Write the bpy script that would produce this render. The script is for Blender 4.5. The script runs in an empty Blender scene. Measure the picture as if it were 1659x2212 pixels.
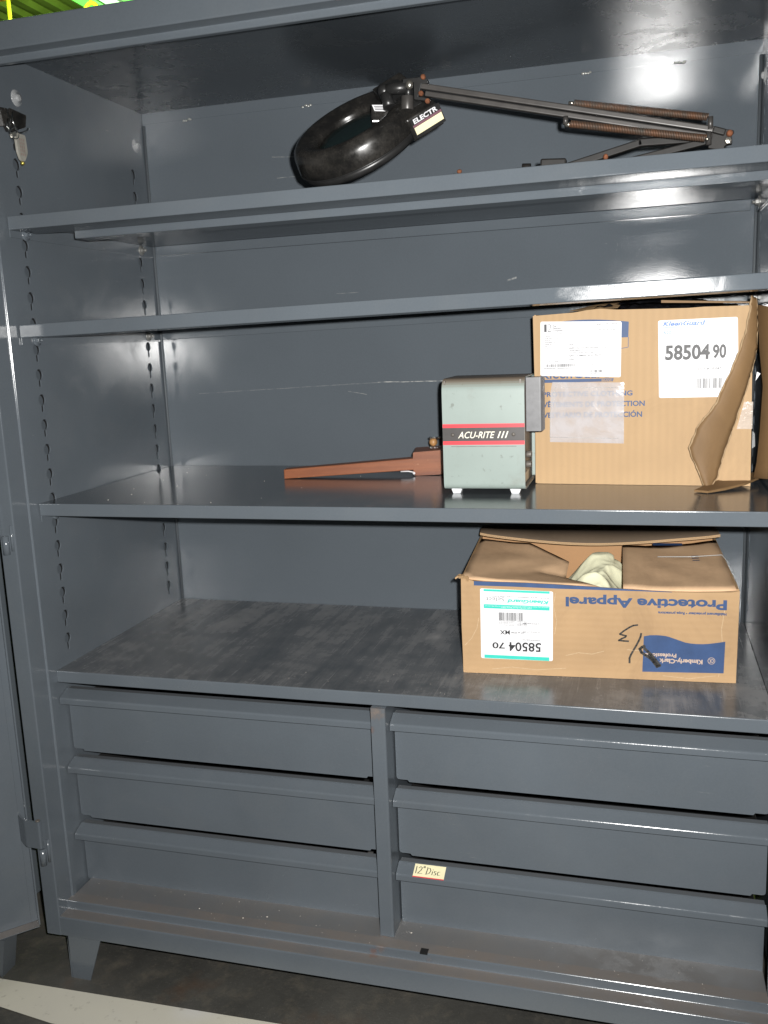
import bpy, bmesh, math, random
from mathutils import Vector, Matrix, noise
random.seed(7)
R_ = math.radians
scene = bpy.context.scene
col = scene.collection

# ------------------------------------------------------------------ camera
CAM = Vector((1.24673, -1.64376, 1.39332))
CR = Vector((0.96182979, 0.27073581, -0.03981918))      # camera right
CU = Vector((-0.01230044, 0.18813902, 0.98206538))      # camera up
CF = Vector((-0.27337181, 0.94408995, -0.18428789))     # camera forward
cam_d = bpy.data.cameras.new('camera')
cam = bpy.data.objects.new('camera', cam_d)
col.objects.link(cam)
cam.matrix_world = Matrix(((CR.x, CU.x, -CF.x, CAM.x), (CR.y, CU.y, -CF.y, CAM.y),
                           (CR.z, CU.z, -CF.z, CAM.z), (0, 0, 0, 1)))
cam_d.sensor_width = 36.0
cam_d.lens = 1967.42 / 2212.0 * 36.0
cam_d.clip_start = 0.05
cam_d.clip_end = 100
scene.camera = cam

# ------------------------------------------------------------------ light
world = bpy.data.worlds.new("World")
scene.world = world
world.use_nodes = True
bg = world.node_tree.nodes['Background']
bg.inputs[0].default_value = (0.75, 0.85, 0.8, 1)
bg.inputs[1].default_value = 0.02

fl = bpy.data.lights.new('camera_flash', 'SPOT')        # the flash of the camera that took the photograph
fl.energy = 255
fl.spot_size = R_(120)
fl.spot_blend = 1.0
fl.color = (1.0, 0.985, 0.96)
fl.shadow_soft_size = 0.012
flo = bpy.data.objects.new('camera_flash', fl)
flo.matrix_world = Matrix(((CR.x, CU.x, -CF.x, 0), (CR.y, CU.y, -CF.y, 0), (CR.z, CU.z, -CF.z, 0), (0, 0, 0, 1)))
flo.location = CAM + CR * 0.045 + CU * 0.04
col.objects.link(flo)

hl = bpy.data.lights.new('added_roof_light', 'POINT')       # unseen point light, added to light the hall roof
hl.energy = 1300
hl.color = (0.75, 1.0, 0.25)
hl.shadow_soft_size = 0.3
hlo = bpy.data.objects.new('added_roof_light', hl)
hlo.location = (-3.2, 5.6, 4.2)
col.objects.link(hlo)

scene.view_settings.view_transform = 'Standard'
scene.view_settings.look = 'None'
scene.view_settings.exposure = 0.0
scene.view_settings.gamma = 1.0

# ------------------------------------------------------------------ materials
class NT:
    def __init__(s, name):
        s.m = bpy.data.materials.new(name); s.m.use_nodes = True
        s.t = s.m.node_tree; s.b = s.t.nodes['Principled BSDF']
        s.tc = s.t.nodes.new('ShaderNodeTexCoord')
    def n(s, typ, **kw):
        x = s.t.nodes.new(typ)
        for k, v in kw.items(): setattr(x, k, v)
        return x
    def l(s, a, b): s.t.links.new(a, b)
    def mapping(s, scale=(1, 1, 1), rot=(0, 0, 0), out='Object'):
        mp = s.n('ShaderNodeMapping'); mp.inputs['Scale'].default_value = scale
        mp.inputs['Rotation'].default_value = rot
        s.l(s.tc.outputs[out], mp.inputs['Vector']); return mp.outputs[0]
    def noise(s, scale, detail=4, rough=0.55, vec=None, dist=0.0):
        x = s.n('ShaderNodeTexNoise'); x.inputs['Scale'].default_value = scale
        x.inputs['Detail'].default_value = detail; x.inputs['Roughness'].default_value = rough
        x.inputs['Distortion'].default_value = dist
        s.l(vec if vec is not None else s.tc.outputs['Object'], x.inputs['Vector']); return x.outputs['Fac']
    def ramp(s, fac, stops):
        x = s.n('ShaderNodeValToRGB'); e = x.color_ramp.elements
        while len(e) < len(stops): e.new(0.5)
        for i, (p, c) in enumerate(stops):
            e[i].position = p; e[i].color = (c, c, c, 1) if not isinstance(c, tuple) else (c + (1,))[:4]
        s.l(fac, x.inputs[0]); return x.outputs['Color']
    def mix(s, fac, a, b, mode='MIX'):
        x = s.n('ShaderNodeMix', data_type='RGBA', blend_type=mode)
        for sock, v in ((x.inputs[0], fac), (x.inputs[6], a), (x.inputs[7], b)):
            if hasattr(v, 'links') or hasattr(v, 'is_linked'): s.l(v, sock)
            elif isinstance(v, (int, float)): sock.default_value = v if sock.type == 'VALUE' else (v, v, v, 1)
            else: sock.default_value = tuple(v) + (1,) if len(v) == 3 else v
        return x.outputs[2]
    def math(s, op, a, b=None, c=None):
        x = s.n('ShaderNodeMath', operation=op)
        for i, v in enumerate((a, b, c)):
            if v is None: continue
            if isinstance(v, (int, float)): x.inputs[i].default_value = v
            else: s.l(v, x.inputs[i])
        return x.outputs[0]
    def bump(s, h, strength=0.1, dist=0.001):
        x = s.n('ShaderNodeBump'); x.inputs['Strength'].default_value = strength
        x.inputs['Distance'].default_value = dist
        s.l(h, x.inputs['Height']); s.l(x.outputs[0], s.b.inputs['Normal'])
    def base(s, c):
        if hasattr(c, 'is_linked'): s.l(c, s.b.inputs['Base Color'])
        else: s.b.inputs['Base Color'].default_value = tuple(c) + (1,)
    def rough(s, r):
        if hasattr(r, 'is_linked'): s.l(r, s.b.inputs['Roughness'])
        else: s.b.inputs['Roughness'].default_value = r

PAINT = (0.094, 0.109, 0.124)
def enamel(k, spec):
    """enamel layer: matte base under a glossy coat whose highlight falls off quickly"""
    t = k.t; out = t.nodes['Material Output']
    df = k.n('ShaderNodeBsdfDiffuse'); gl = k.n('ShaderNodeBsdfAnisotropic'); gl.distribution = 'BECKMANN'
    fr = k.n('ShaderNodeFresnel'); fr.inputs['IOR'].default_value = 1.5
    mx = k.n('ShaderNodeMixShader')
    for src, dst in (('Base Color', [df.inputs['Color']]), ('Roughness', [gl.inputs['Roughness']]), ('Normal', [df.inputs['Normal'], gl.inputs['Normal'], fr.inputs['Normal']])):
        i = k.b.inputs[src]
        for d in dst:
            if i.is_linked: t.links.new(i.links[0].from_socket, d)
            elif src != 'Normal': d.default_value = i.default_value
    gl.inputs['Color'].default_value = (1, 1, 1, 1)
    k.l(k.math('MULTIPLY', fr.outputs[0], spec), mx.inputs[0])
    k.l(df.outputs[0], mx.inputs[1]); k.l(gl.outputs[0], mx.inputs[2]); k.l(mx.outputs[0], out.inputs['Surface'])
    t.nodes.remove(k.b)

def paint(name, color=PAINT, rough=0.18, dust=0.0, dustcol=(0.135, 0.118, 0.105), rust=0.0, streak=0.0, spec=0.5, marks=0.12, spots=()):
    k = NT(name)
    big = k.noise(3.2, 5)
    c = k.mix(k.ramp(big, [(0.3, 0.0), (0.7, 1.0)]), tuple(x * 0.88 for x in color), tuple(x * 1.08 for x in color))
    sm = k.ramp(k.noise(7.5, 8, 0.72, None, 0.6), [(0.48, 0.0), (0.72, 1.0)])
    c = k.mix(k.math('MULTIPLY', sm, 0.10), c, (0.17, 0.165, 0.155))
    fine = k.noise(260, 2)
    c = k.mix(k.math('MULTIPLY', fine, 0.24), c, tuple(x * 1.6 for x in color))
    r = k.math('MULTIPLY_ADD', k.noise(9, 6), 0.09, rough - 0.045)
    r = k.math('MULTIPLY_ADD', sm, 0.10, r)
    geo = k.n('ShaderNodeNewGeometry'); sx = k.n('ShaderNodeSeparateXYZ')
    k.l(geo.outputs['True Normal'], sx.inputs[0])
    upf = k.ramp(sx.outputs['Z'], [(0.92, 0.0), (0.98, 1.0)])
    if marks:
        v = k.mapping((3, 3, 40)); sc = k.noise(6, 8, 0.7, v)
        mk = k.math('MULTIPLY', k.ramp(sc, [(0.66, 0.0), (0.72, 1.0)]), marks)
        c = k.mix(mk, c, (0.30, 0.30, 0.29))
    if streak:
        v = k.mapping((13, 1.3, 1), (0, 0, R_(-18)))
        st = k.ramp(k.noise(1.0, 10, 0.72, v, 0.8), [(0.34, 0.0), (0.72, 1.0)])
        v2 = k.mapping((60, 4.0, 1), (0, 0, R_(-24)))
        st2 = k.ramp(k.noise(1.0, 7, 0.7, v2, 0.4), [(0.42, 0.0), (0.78, 1.0)])
        patch = k.ramp(k.noise(2.3, 8, 0.68, None, 0.7), [(0.30, 0.2), (0.60, 1.0)])
        blot = k.ramp(k.noise(13, 8, 0.75), [(0.38, 0.35), (0.66, 1.0)])
        f = k.math('MULTIPLY', k.math('MULTIPLY_ADD', st2, 0.22, k.math('MULTIPLY', st, 0.6)), patch)
        f = k.math('MULTIPLY', k.math('MULTIPLY', f, blot), 1.5 * streak)
        v3 = k.mapping((240, 5.0, 1), (0, 0, R_(-28))); fs_ = k.ramp(k.noise(1.0, 5, 0.65, v3), [(0.60, 0.0), (0.70, 1.0)])
        f = k.math('MULTIPLY_ADD', k.math('MULTIPLY', fs_, patch), 0.28 * streak, f)
        dark = k.mix(f, tuple(x * 0.62 for x in color), (0.385, 0.375, 0.37))
        sp = k.ramp(k.noise(150, 3), [(0.70, 0.0), (0.76, 1.0)])
        dark = k.mix(k.math('MULTIPLY', sp, 0.35), dark, (0.3, 0.27, 0.22))
        c = k.mix(upf, c, dark)
        r = k.mix(upf, r, k.math('MULTIPLY_ADD', f, 0.30, rough - 0.03))
    if dust:
        dn = k.ramp(k.noise(9, 7, 0.7), [(0.22, 0.35), (0.72, 1.0)])
        f = k.math('MULTIPLY', k.math('MULTIPLY', upf, dn), dust)
        c = k.mix(f, c, dustcol)
        r = k.mix(f, r, 0.7)
    if rust:
        rn = k.ramp(k.noise(7, 7, 0.7), [(0.64, 0.0), (0.72, 1.0)])
        c = k.mix(k.math('MULTIPLY', rn, rust), c, (0.16, 0.07, 0.04))
    if marks:      # chipped flecks and short scuffs
        ch = k.ramp(k.noise(34, 6, 0.75), [(0.735, 0.0), (0.75, 1.0)])
        c = k.mix(k.math('MULTIPLY', ch, min(0.6, marks * 2.5)), c, (0.26, 0.25, 0.24))
        sc2 = k.ramp(k.noise(5, 7, 0.72, k.mapping((26, 26, 2.2), (0, R_(20), R_(15)))), [(0.69, 0.0), (0.73, 1.0)])
        c = k.mix(k.math('MULTIPLY', sc2, marks * 0.8), c, (0.28, 0.28, 0.27))
    for (sx0, sy0, sz0, rad, scol, amt) in spots:
        vm = k.n('ShaderNodeVectorMath', operation='DISTANCE'); k.l(k.tc.outputs['Object'], vm.inputs[0]); vm.inputs[1].default_value = (sx0, sy0, sz0)
        d_ = k.math('MULTIPLY_ADD', k.noise(45, 5, 0.7), rad * 1.2, vm.outputs['Value'])
        m_ = k.ramp(k.math('DIVIDE', d_, rad), [(0.55, 1.0), (1.25, 0.0)])
        c = k.mix(k.math('MULTIPLY', m_, amt), c, scol); r = k.mix(m_, r, 0.7)
    k.base(c); k.rough(r)
    k.bump(k.noise(420, 2), 0.10, 0.0006)
    enamel(k, spec * 2)
    return k.m

def simple(name, color, rough=0.5, metallic=0.0, var=0.12, nscale=30, spec=0.5, bump=0.0, bscale=200, emit=None, alpha=None, trans=0.0):
    k = NT(name)
    n1 = k.noise(nscale, 5, 0.6)
    k.base(k.mix(k.ramp(n1, [(0.3, 0.0), (0.7, 1.0)]), tuple(max(0, x * (1 - var)) for x in color), tuple(min(1, x * (1 + var)) for x in color)))
    k.rough(rough); k.b.inputs['Metallic'].default_value = metallic
    k.b.inputs['Specular IOR Level'].default_value = spec
    if bump: k.bump(k.noise(bscale, 3), bump, 0.001)
    if emit:
        k.b.inputs['Emission Color'].default_value = tuple(emit[:3]) + (1,); k.b.inputs['Emission Strength'].default_value = emit[3]
    if alpha is not None: k.b.inputs['Alpha'].default_value = alpha
    if trans: k.b.inputs['Transmission Weight'].default_value = trans
    return k.m

def cardboard(name, color=(0.47, 0.285, 0.125), flute=(1, 0, 0), dirt=0.5, fs=150.0, fstr=0.25):
    k = NT(name)
    w = k.n('ShaderNodeTexWave', wave_type='BANDS', bands_direction='X' if flute[0] else ('Z' if flute[2] else 'Y'))
    w.inputs['Scale'].default_value = fs / 20.0 * 3.2
    w.inputs['Distortion'].default_value = 0.4; w.inputs['Detail'].default_value = 1
    k.l(k.tc.outputs['Object'], w.inputs['Vector'])
    big = k.ramp(k.noise(6, 6, 0.6), [(0.3, 0.0), (0.75, 1.0)])
    c = k.mix(k.math('MULTIPLY', big, dirt), color, tuple(x * 0.78 for x in color))
    v = k.mapping((9, 9, 9)); blot = k.ramp(k.noise(1.0, 3, 0.5, v), [(0.6, 0.0), (0.75, 1.0)])
    c = k.mix(k.math('MULTIPLY', blot, 0.22 * dirt), c, tuple(x * 0.6 for x in color))
    c = k.mix(k.math('MULTIPLY', w.outputs['Fac'], fstr), c, tuple(x * 0.80 for x in color))
    fib = k.noise(600, 2)
    c = k.mix(k.math('MULTIPLY', fib, 0.12), c, tuple(x * 1.25 for x in color))
    # long soft creases
    cr = k.ramp(k.noise(2.5, 2, 0.4, k.mapping((1, 1, 2.2)), 1.6), [(0.494, 0.0), (0.5, 1.0), (0.506, 0.0)])
    c = k.mix(k.math('MULTIPLY', cr, 0.05), c, tuple(x * 0.62 for x in color))
    stn = k.ramp(k.noise(4.5, 9, 0.74, None, 0.9), [(0.52, 0.0), (0.70, 1.0)])
    c = k.mix(k.math('MULTIPLY', stn, 0.42 * dirt), c, tuple(x * y for x, y in zip(color, (0.52, 0.50, 0.50))))
    scu = k.ramp(k.noise(3, 7, 0.72, k.mapping((3, 3, 26), (0, R_(9), 0))), [(0.66, 0.0), (0.74, 1.0)])
    c = k.mix(k.math('MULTIPLY', scu, 0.35 * dirt), c, tuple(min(1, x * 1.35) for x in color))
    scd = k.ramp(k.noise(4, 7, 0.75, k.mapping((22, 22, 3), (0, R_(-14), 0))), [(0.68, 0.0), (0.75, 1.0)])
    c = k.mix(k.math('MULTIPLY', scd, 0.40 * dirt), c, tuple(x * 0.5 for x in color))
    k.base(c); k.rough(0.62); k.b.inputs['Specular IOR Level'].default_value = 0.3
    h = k.math('ADD', k.math('MULTIPLY', w.outputs['Fac'], 0.5), k.math('MULTIPLY', cr, -0.15))
    h = k.math('ADD', h, k.math('MULTIPLY', k.noise(25, 4), 0.6))
    k.bump(h, 0.22, 0.0012)
    return k.m

M = {}
M['paint'] = paint('grey_paint', marks=0.0)
M['wall'] = paint('grey_paint_inside', rough=0.175, marks=0.35, spec=0.52)
M['ceil'] = paint('grey_paint_shaded_inside', rough=0.25, color=tuple(x * 0.6 for x in PAINT), marks=0.2, spec=0.42)  # wall paint darkened: the ceiling's shade is put into its colour
M['plate_'] = paint('dull_grey_paint', rough=0.6, spec=0.2, color=tuple(x * 0.75 for x in PAINT))
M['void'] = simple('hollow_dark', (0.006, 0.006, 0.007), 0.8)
M['liner'] = simple('black_rubber_liner', (0.008, 0.008, 0.008), 0.8, bump=0.5, bscale=300)
M['back'] = None
M['frame'] = paint('grey_paint_dusty', dust=0.5, rust=0.0, spots=[(0.752, -0.08, 1.951, 0.022, (0.20, 0.07, 0.045), 0.8)])
M['rail'] = paint('grey_paint_rusty_ledge', dust=0.85, dustcol=(0.175, 0.145, 0.12), rust=0.0, spots=[(0.725, -0.052, 0.156, 0.03, (0.16, 0.065, 0.035), 0.8), (0.74, -0.05, 0.172, 0.04, (0.15, 0.09, 0.06), 0.6), (0.84, -0.05, 0.16, 0.02, (0.14, 0.09, 0.07), 0.6)])
M['ledge'] = paint('dusty_cabinet_floor', dust=0.75, dustcol=(0.15, 0.135, 0.12), spots=[(0.745, -0.02, 0.171, 0.05, (0.17, 0.10, 0.065), 0.7)])
M['top'] = paint('worn_counter_paint', streak=1.0, rough=0.23, spec=0.42)
M['mid'] = paint('worn_shelf_paint', streak=0.35, rough=0.19, spec=0.5)
M['shelf'] = paint('grey_shelf_paint', rough=0.18, spec=0.33)
M['drawer'] = paint('grey_drawer_paint', rough=0.20, dust=0.3, marks=0.24)
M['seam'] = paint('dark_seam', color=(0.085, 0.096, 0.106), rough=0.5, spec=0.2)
M['divider'] = paint('divider_paint', rough=0.3, spots=[(0.742, -0.012, 0.668, 0.045, (0.16, 0.115, 0.085), 0.75), (0.730, -0.012, 0.63, 0.02, (0.12, 0.06, 0.04), 0.6)])

# back panel : long pale scratches as wear in the paint
def back_mat():
    k = NT('grey_paint_scratched')
    big = k.noise(3.0, 5)
    c = k.mix(k.ramp(big, [(0.3, 0.0), (0.7, 1.0)]), tuple(x * 0.93 for x in PAINT), tuple(x * 1.05 for x in PAINT))
    c = k.mix(k.math('MULTIPLY', k.noise(260, 2), 0.24), c, tuple(x * 1.6 for x in PAINT))
    sx = k.n('ShaderNodeSeparateXYZ'); k.l(k.tc.outputs['Object'], sx.inputs[0])
    X, Z = sx.outputs['X'], sx.outputs['Z']
    wob = k.math('MULTIPLY_ADD', k.noise(30, 2), 0.003, -0.0015)
    tot = None
    for (x0, z0, x1, z1, wd, s) in [(0.60, 1.292, 0.99, 1.290, 0.0010, 0.75), (0.90, 1.2875, 0.985, 1.291, 0.0012, 0.9),
                                    (0.10, 1.275, 0.62, 1.292, 0.0007, 0.22), (0.35, 1.853, 0.44, 1.846, 0.0006, 0.4),
                                    (0.36, 1.802, 0.46, 1.802, 0.0006, 0.4), (0.93, 1.523, 0.952, 1.529, 0.002, 0.6),
                                    (0.955, 1.487, 0.975, 1.479, 0.0014, 0.5), (0.52, 1.272, 0.57, 1.262, 0.0008, 0.3),
                                    (0.50, 1.515, 0.56, 1.515, 0.0006, 0.25)]:
        a = (z1 - z0) / (x1 - x0)
        dz = k.math('ABSOLUTE', k.math('SUBTRACT', k.math('ADD', Z, wob), k.math('MULTIPLY_ADD', k.math('SUBTRACT', X, x0), a, z0)))
        m = k.math('LESS_THAN', dz, wd)
        m = k.math('MULTIPLY', m, k.math('MULTIPLY', k.math('GREATER_THAN', X, x0), k.math('LESS_THAN', X, x1)))
        m = k.math('MULTIPLY', m, k.math('MULTIPLY', k.ramp(k.noise(55, 3), [(0.40, 0.15), (0.58, 1.0)]), s))
        tot = m if tot is None else k.math('MAXIMUM', tot, m)
    c = k.mix(tot, c, (0.55, 0.55, 0.52))
    k.base(c); k.rough(k.math('MULTIPLY_ADD', k.noise(9, 6), 0.07, 0.115))
    k.bump(k.noise(420, 2), 0.10, 0.0006); enamel(k, 1.0)
    return k.m
M['back'] = back_mat()

def black_mat():
    k = NT('black_enamel')
    f = k.ramp(k.noise(16, 6, 0.7), [(0.40, 0.0), (0.68, 1.0)]); fine = k.ramp(k.noise(240, 2), [(0.45, 0.0), (0.7, 1.0)])
    f2 = k.math('MULTIPLY', f, k.math('MULTIPLY_ADD', fine, 0.5, 0.5))
    k.base(k.mix(f2, (0.010, 0.0098, 0.0095), (0.046, 0.042, 0.037))); k.rough(k.math('MULTIPLY_ADD', f, 0.22, 0.15)); return k.m
M['black'] = black_mat()
M['blacksatin'] = simple('black_satin_plastic', (0.018, 0.018, 0.018), 0.34, var=0.3, bump=0.05)
M['arm'] = simple('worn_grey_tube', (0.060, 0.056, 0.053), 0.36, metallic=0.25, var=0.25)
M['armdark'] = simple('dark_tube', (0.014, 0.013, 0.012), 0.55, spec=0.3, var=0.5)
M['glass'] = simple('dark_lens_glass', (0.009, 0.018, 0.018), 0.06, var=0.1)
M['steel'] = simple('zinc_steel', (0.45, 0.43, 0.38), 0.3, metallic=0.9, var=0.2)
M['boltgrey'] = simple('dull_bolt', (0.22, 0.22, 0.21), 0.35, metallic=0.4, var=0.2)
M['chrome'] = simple('bright_wire', (0.8, 0.8, 0.78), 0.12, metallic=1.0, var=0.05)
M['rustbolt'] = simple('rusty_bolt', (0.17, 0.066, 0.033), 0.8, var=0.5, spec=0.2, nscale=120)
def spring_mat():
    k = NT('rusty_spring_wire')
    f = k.ramp(k.noise(40, 5, 0.65), [(0.35, 0.0), (0.62, 1.0)])
    k.base(k.mix(f, (0.075, 0.066, 0.055), (0.15, 0.075, 0.042))); k.rough(0.5); k.b.inputs['Metallic'].default_value = 0.35
    return k.m
M['spring'] = spring_mat()
M['white'] = simple('white_label_paper', (0.70, 0.70, 0.715), 0.45, var=0.02)
M['cream'] = simple('cream_paper', (0.78, 0.72, 0.46), 0.6, var=0.04)
M['ink'] = simple('black_ink', (0.02, 0.02, 0.022), 0.5, var=0.1)
M['greyink'] = simple('faded_grey_ink', (0.05, 0.05, 0.056), 0.5, var=0.15, nscale=300)
M['paleink'] = simple('pale_grey_ink', (0.09, 0.09, 0.10), 0.5, var=0.15, nscale=300)
M['blueprint'] = simple('blue_print', (0.028, 0.065, 0.165), 0.55, var=0.15)
M['bluelogo'] = simple('bright_blue_print', (0.05, 0.15, 0.44), 0.5, var=0.08)
M['teal'] = simple('teal_print', (0.03, 0.52, 0.42), 0.5, var=0.06)
M['marker'] = simple('black_marker', (0.03, 0.028, 0.025), 0.6, var=0.3)
M['pinkprint'] = simple('faded_print_on_blue', (0.50, 0.38, 0.30), 0.6, var=0.1)
M['card1'] = cardboard('cardboard_upright', (0.46, 0.305, 0.162), (1, 0, 0), 0.55, 130, 0.30)
M['card2'] = cardboard('cardboard_flat', (0.44, 0.285, 0.15), (0, 0, 1), 0.85, 150, 0.06)
M['cardin'] = cardboard('cardboard_inside', (0.42, 0.235, 0.11), (0, 1, 0), 0.5, 150, 0.12)
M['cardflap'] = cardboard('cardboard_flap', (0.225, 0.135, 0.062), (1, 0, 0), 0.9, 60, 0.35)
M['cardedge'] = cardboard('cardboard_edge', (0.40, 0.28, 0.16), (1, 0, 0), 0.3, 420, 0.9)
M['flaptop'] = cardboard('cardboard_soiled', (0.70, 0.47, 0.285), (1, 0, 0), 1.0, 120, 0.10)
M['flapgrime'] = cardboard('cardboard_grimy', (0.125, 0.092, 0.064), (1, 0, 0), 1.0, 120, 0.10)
M['cloth'] = simple('pale_yellow_fabric', (0.86, 0.85, 0.60), 0.85, var=0.03, bump=0.15, bscale=900)
M['bag'] = simple('black_plastic_film', (0.012, 0.012, 0.014), 0.18, var=0.3)
M['pouch'] = None
def pouch_mat():
    k = NT('clear_pouch_film')
    k.base((0.66, 0.65, 0.68)); k.rough(0.15)
    n1 = k.ramp(k.noise(22, 4, 0.6, None, 0.8), [(0.35, 0.0), (0.65, 1.0)])
    a = k.math('MULTIPLY_ADD', n1, 0.20, 0.44)
    k.l(a, k.b.inputs['Alpha'])
    k.bump(k.noise(26, 3, 0.5, k.mapping((1, 1, 1)), 0.6), 0.35, 0.004)
    return k.m
M['pouch'] = pouch_mat()
M['tape'] = simple('shiny_clear_tape', (0.75, 0.66, 0.58), 0.12, var=0.1, bump=0.6, bscale=130, alpha=0.55)
def unit_mat():
    k = NT('pale_green_enamel')
    g = (0.270, 0.325, 0.300)
    big = k.ramp(k.noise(9, 6, 0.6), [(0.3, 0.0), (0.7, 1.0)])
    c = k.mix(big, g, tuple(x * 0.9 for x in g))
    c = k.mix(k.math('MULTIPLY', k.ramp(k.noise(70, 3), [(0.64, 0.0), (0.72, 1.0)]), 0.5), c, (0.10, 0.10, 0.08))
    c = k.mix(k.math('MULTIPLY', k.ramp(k.noise(11, 8, 0.75), [(0.55, 0.0), (0.72, 1.0)]), 0.35), c, (0.17, 0.16, 0.13))
    c = k.mix(k.math('MULTIPLY', k.ramp(k.noise(6, 7, 0.72, k.mapping((3, 3, 26), (0, R_(35), 0))), [(0.68, 0.0), (0.73, 1.0)]), 0.4), c, (0.48, 0.50, 0.47))
    geo = k.n('ShaderNodeNewGeometry'); sx = k.n('ShaderNodeSeparateXYZ'); k.l(geo.outputs['True Normal'], sx.inputs[0])
    upf = k.ramp(sx.outputs['Z'], [(0.25, 0.0), (0.85, 1.0)])
    c = k.mix(k.math('MULTIPLY', upf, 0.9), c, (0.20, 0.15, 0.11))
    k.base(c); k.rough(0.45); k.bump(k.noise(300, 2), 0.08, 0.0006)
    return k.m
M['unit'] = unit_mat()
M['red'] = simple('red_stripe', (0.66, 0.045, 0.06), 0.4, var=0.06)
M['plate'] = simple('charcoal_nameplate', (0.055, 0.05, 0.048), 0.42, var=0.2)
M['silver'] = simple('ivory_lettering', (0.80, 0.76, 0.64), 0.4, var=0.05)
M['unitdark'] = simple('grimy_grey_metal', (0.13, 0.115, 0.10), 0.5, metallic=0.2, var=0.4, nscale=60)
M['bracketgrey'] = simple('grey_bracket_plate', (0.135, 0.135, 0.14), 0.42, var=0.15, nscale=80)
M['rubber'] = simple('pale_plastic_foot', (0.66, 0.68, 0.70), 0.5, var=0.04)
def wood_mat():
    k = NT('red_brown_wood')
    v = k.mapping((3, 40, 40)); f = k.ramp(k.noise(1.5, 6, 0.6, v), [(0.3, 0.0), (0.7, 1.0)])
    c = k.mix(f, (0.27, 0.092, 0.036), (0.15, 0.046, 0.02)); k.b.inputs['Specular IOR Level'].default_value = 0.25
    s = k.ramp(k.noise(45, 7, 0.75, k.mapping((1, 1, 2.0))), [(0.62, 0.0), (0.70, 1.0)])
    c = k.mix(k.math('MULTIPLY', s, 0.55), c, (0.50, 0.30, 0.16))
    k.base(c); k.rough(0.42); return k.m
M['wood'] = wood_mat()
M['bead'] = simple('tan_wood_bead', (0.36, 0.19, 0.075), 0.3, var=0.25, nscale=120)
def floor_mat():
    k = NT('dark_concrete')
    a = k.ramp(k.noise(2.2, 8, 0.65), [(0.3, 0.0), (0.7, 1.0)])
    c = k.mix(a, (0.024, 0.024, 0.022), (0.092, 0.089, 0.079))
    b = k.ramp(k.noise(16, 6, 0.7), [(0.5, 0.0), (0.75, 1.0)])
    c = k.mix(k.math('MULTIPLY', b, 0.6), c, (0.15, 0.13, 0.10))
    st = k.ramp(k.noise(5, 4, 0.6), [(0.6, 0.0), (0.75, 1.0)])
    c = k.mix(k.math('MULTIPLY', st, 0.5), c, (0.10, 0.055, 0.03))
    gr = k.ramp(k.noise(180, 4, 0.7), [(0.60, 0.0), (0.72, 1.0)]); c = k.mix(k.math('MULTIPLY', gr, 0.5), c, (0.20, 0.19, 0.17))
    k.base(c); k.rough(0.6); k.bump(k.noise(60, 8, 0.75), 0.6, 0.003); return k.m
M['floor'] = floor_mat()
def stripe_mat():
    k = NT('worn_floor_paint')
    a = k.ramp(k.noise(5, 5, 0.6), [(0.3, 0.0), (0.7, 1.0)])
    c = k.mix(a, (0.66, 0.645, 0.60), (0.60, 0.59, 0.57))
    y = k.ramp(k.noise(2.6, 2, 0.5), [(0.48, 0.0), (0.56, 1.0)])
    c = k.mix(k.math('MULTIPLY', y, 0.35), c, (0.62, 0.57, 0.36))
    sp = k.ramp(k.noise(38, 5, 0.7), [(0.60, 0.0), (0.68, 1.0)])
    c = k.mix(k.math('MULTIPLY', sp, 0.45), c, (0.30, 0.27, 0.22))
    k.base(c); k.rough(0.5); return k.m
M['stripe'] = stripe_mat()
M['roof'] = simple('green_roof_sheet', (0.10, 0.14, 0.05), 0.4, var=0.3, nscale=2)
M['beam'] = simple('orange_painted_steel', (0.65, 0.30, 0.02), 0.45, var=0.15)
M['skylight'] = simple('green_skylight', (0.3, 0.7, 0.3), 0.5, emit=(0.12, 1.0, 0.10, 1.6))
M['skylight2'] = simple('pale_skylight', (0.6, 0.9, 0.7), 0.5, emit=(0.55, 1.0, 0.6, 1.8))
M['yellow'] = simple('yellow_painted_steel', (0.6, 0.5, 0.05), 0.4, var=0.2)
M['clear'] = simple('clear_plastic', (0.75, 0.76, 0.76), 0.15, var=0.1, alpha=0.32)
M['tag'] = simple('cloudy_tag_plastic', (0.34, 0.33, 0.29), 0.25, var=0.2, alpha=0.8)
M['brass'] = simple('brass_bead', (0.6, 0.5, 0.12), 0.25, metallic=0.8)
M['fleck'] = simple('pale_flecks', (0.6, 0.55, 0.48), 0.7)
M['chipmetal'] = simple('weld_metal', (0.42, 0.42, 0.40), 0.3, metallic=0.6, var=0.3)

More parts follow.
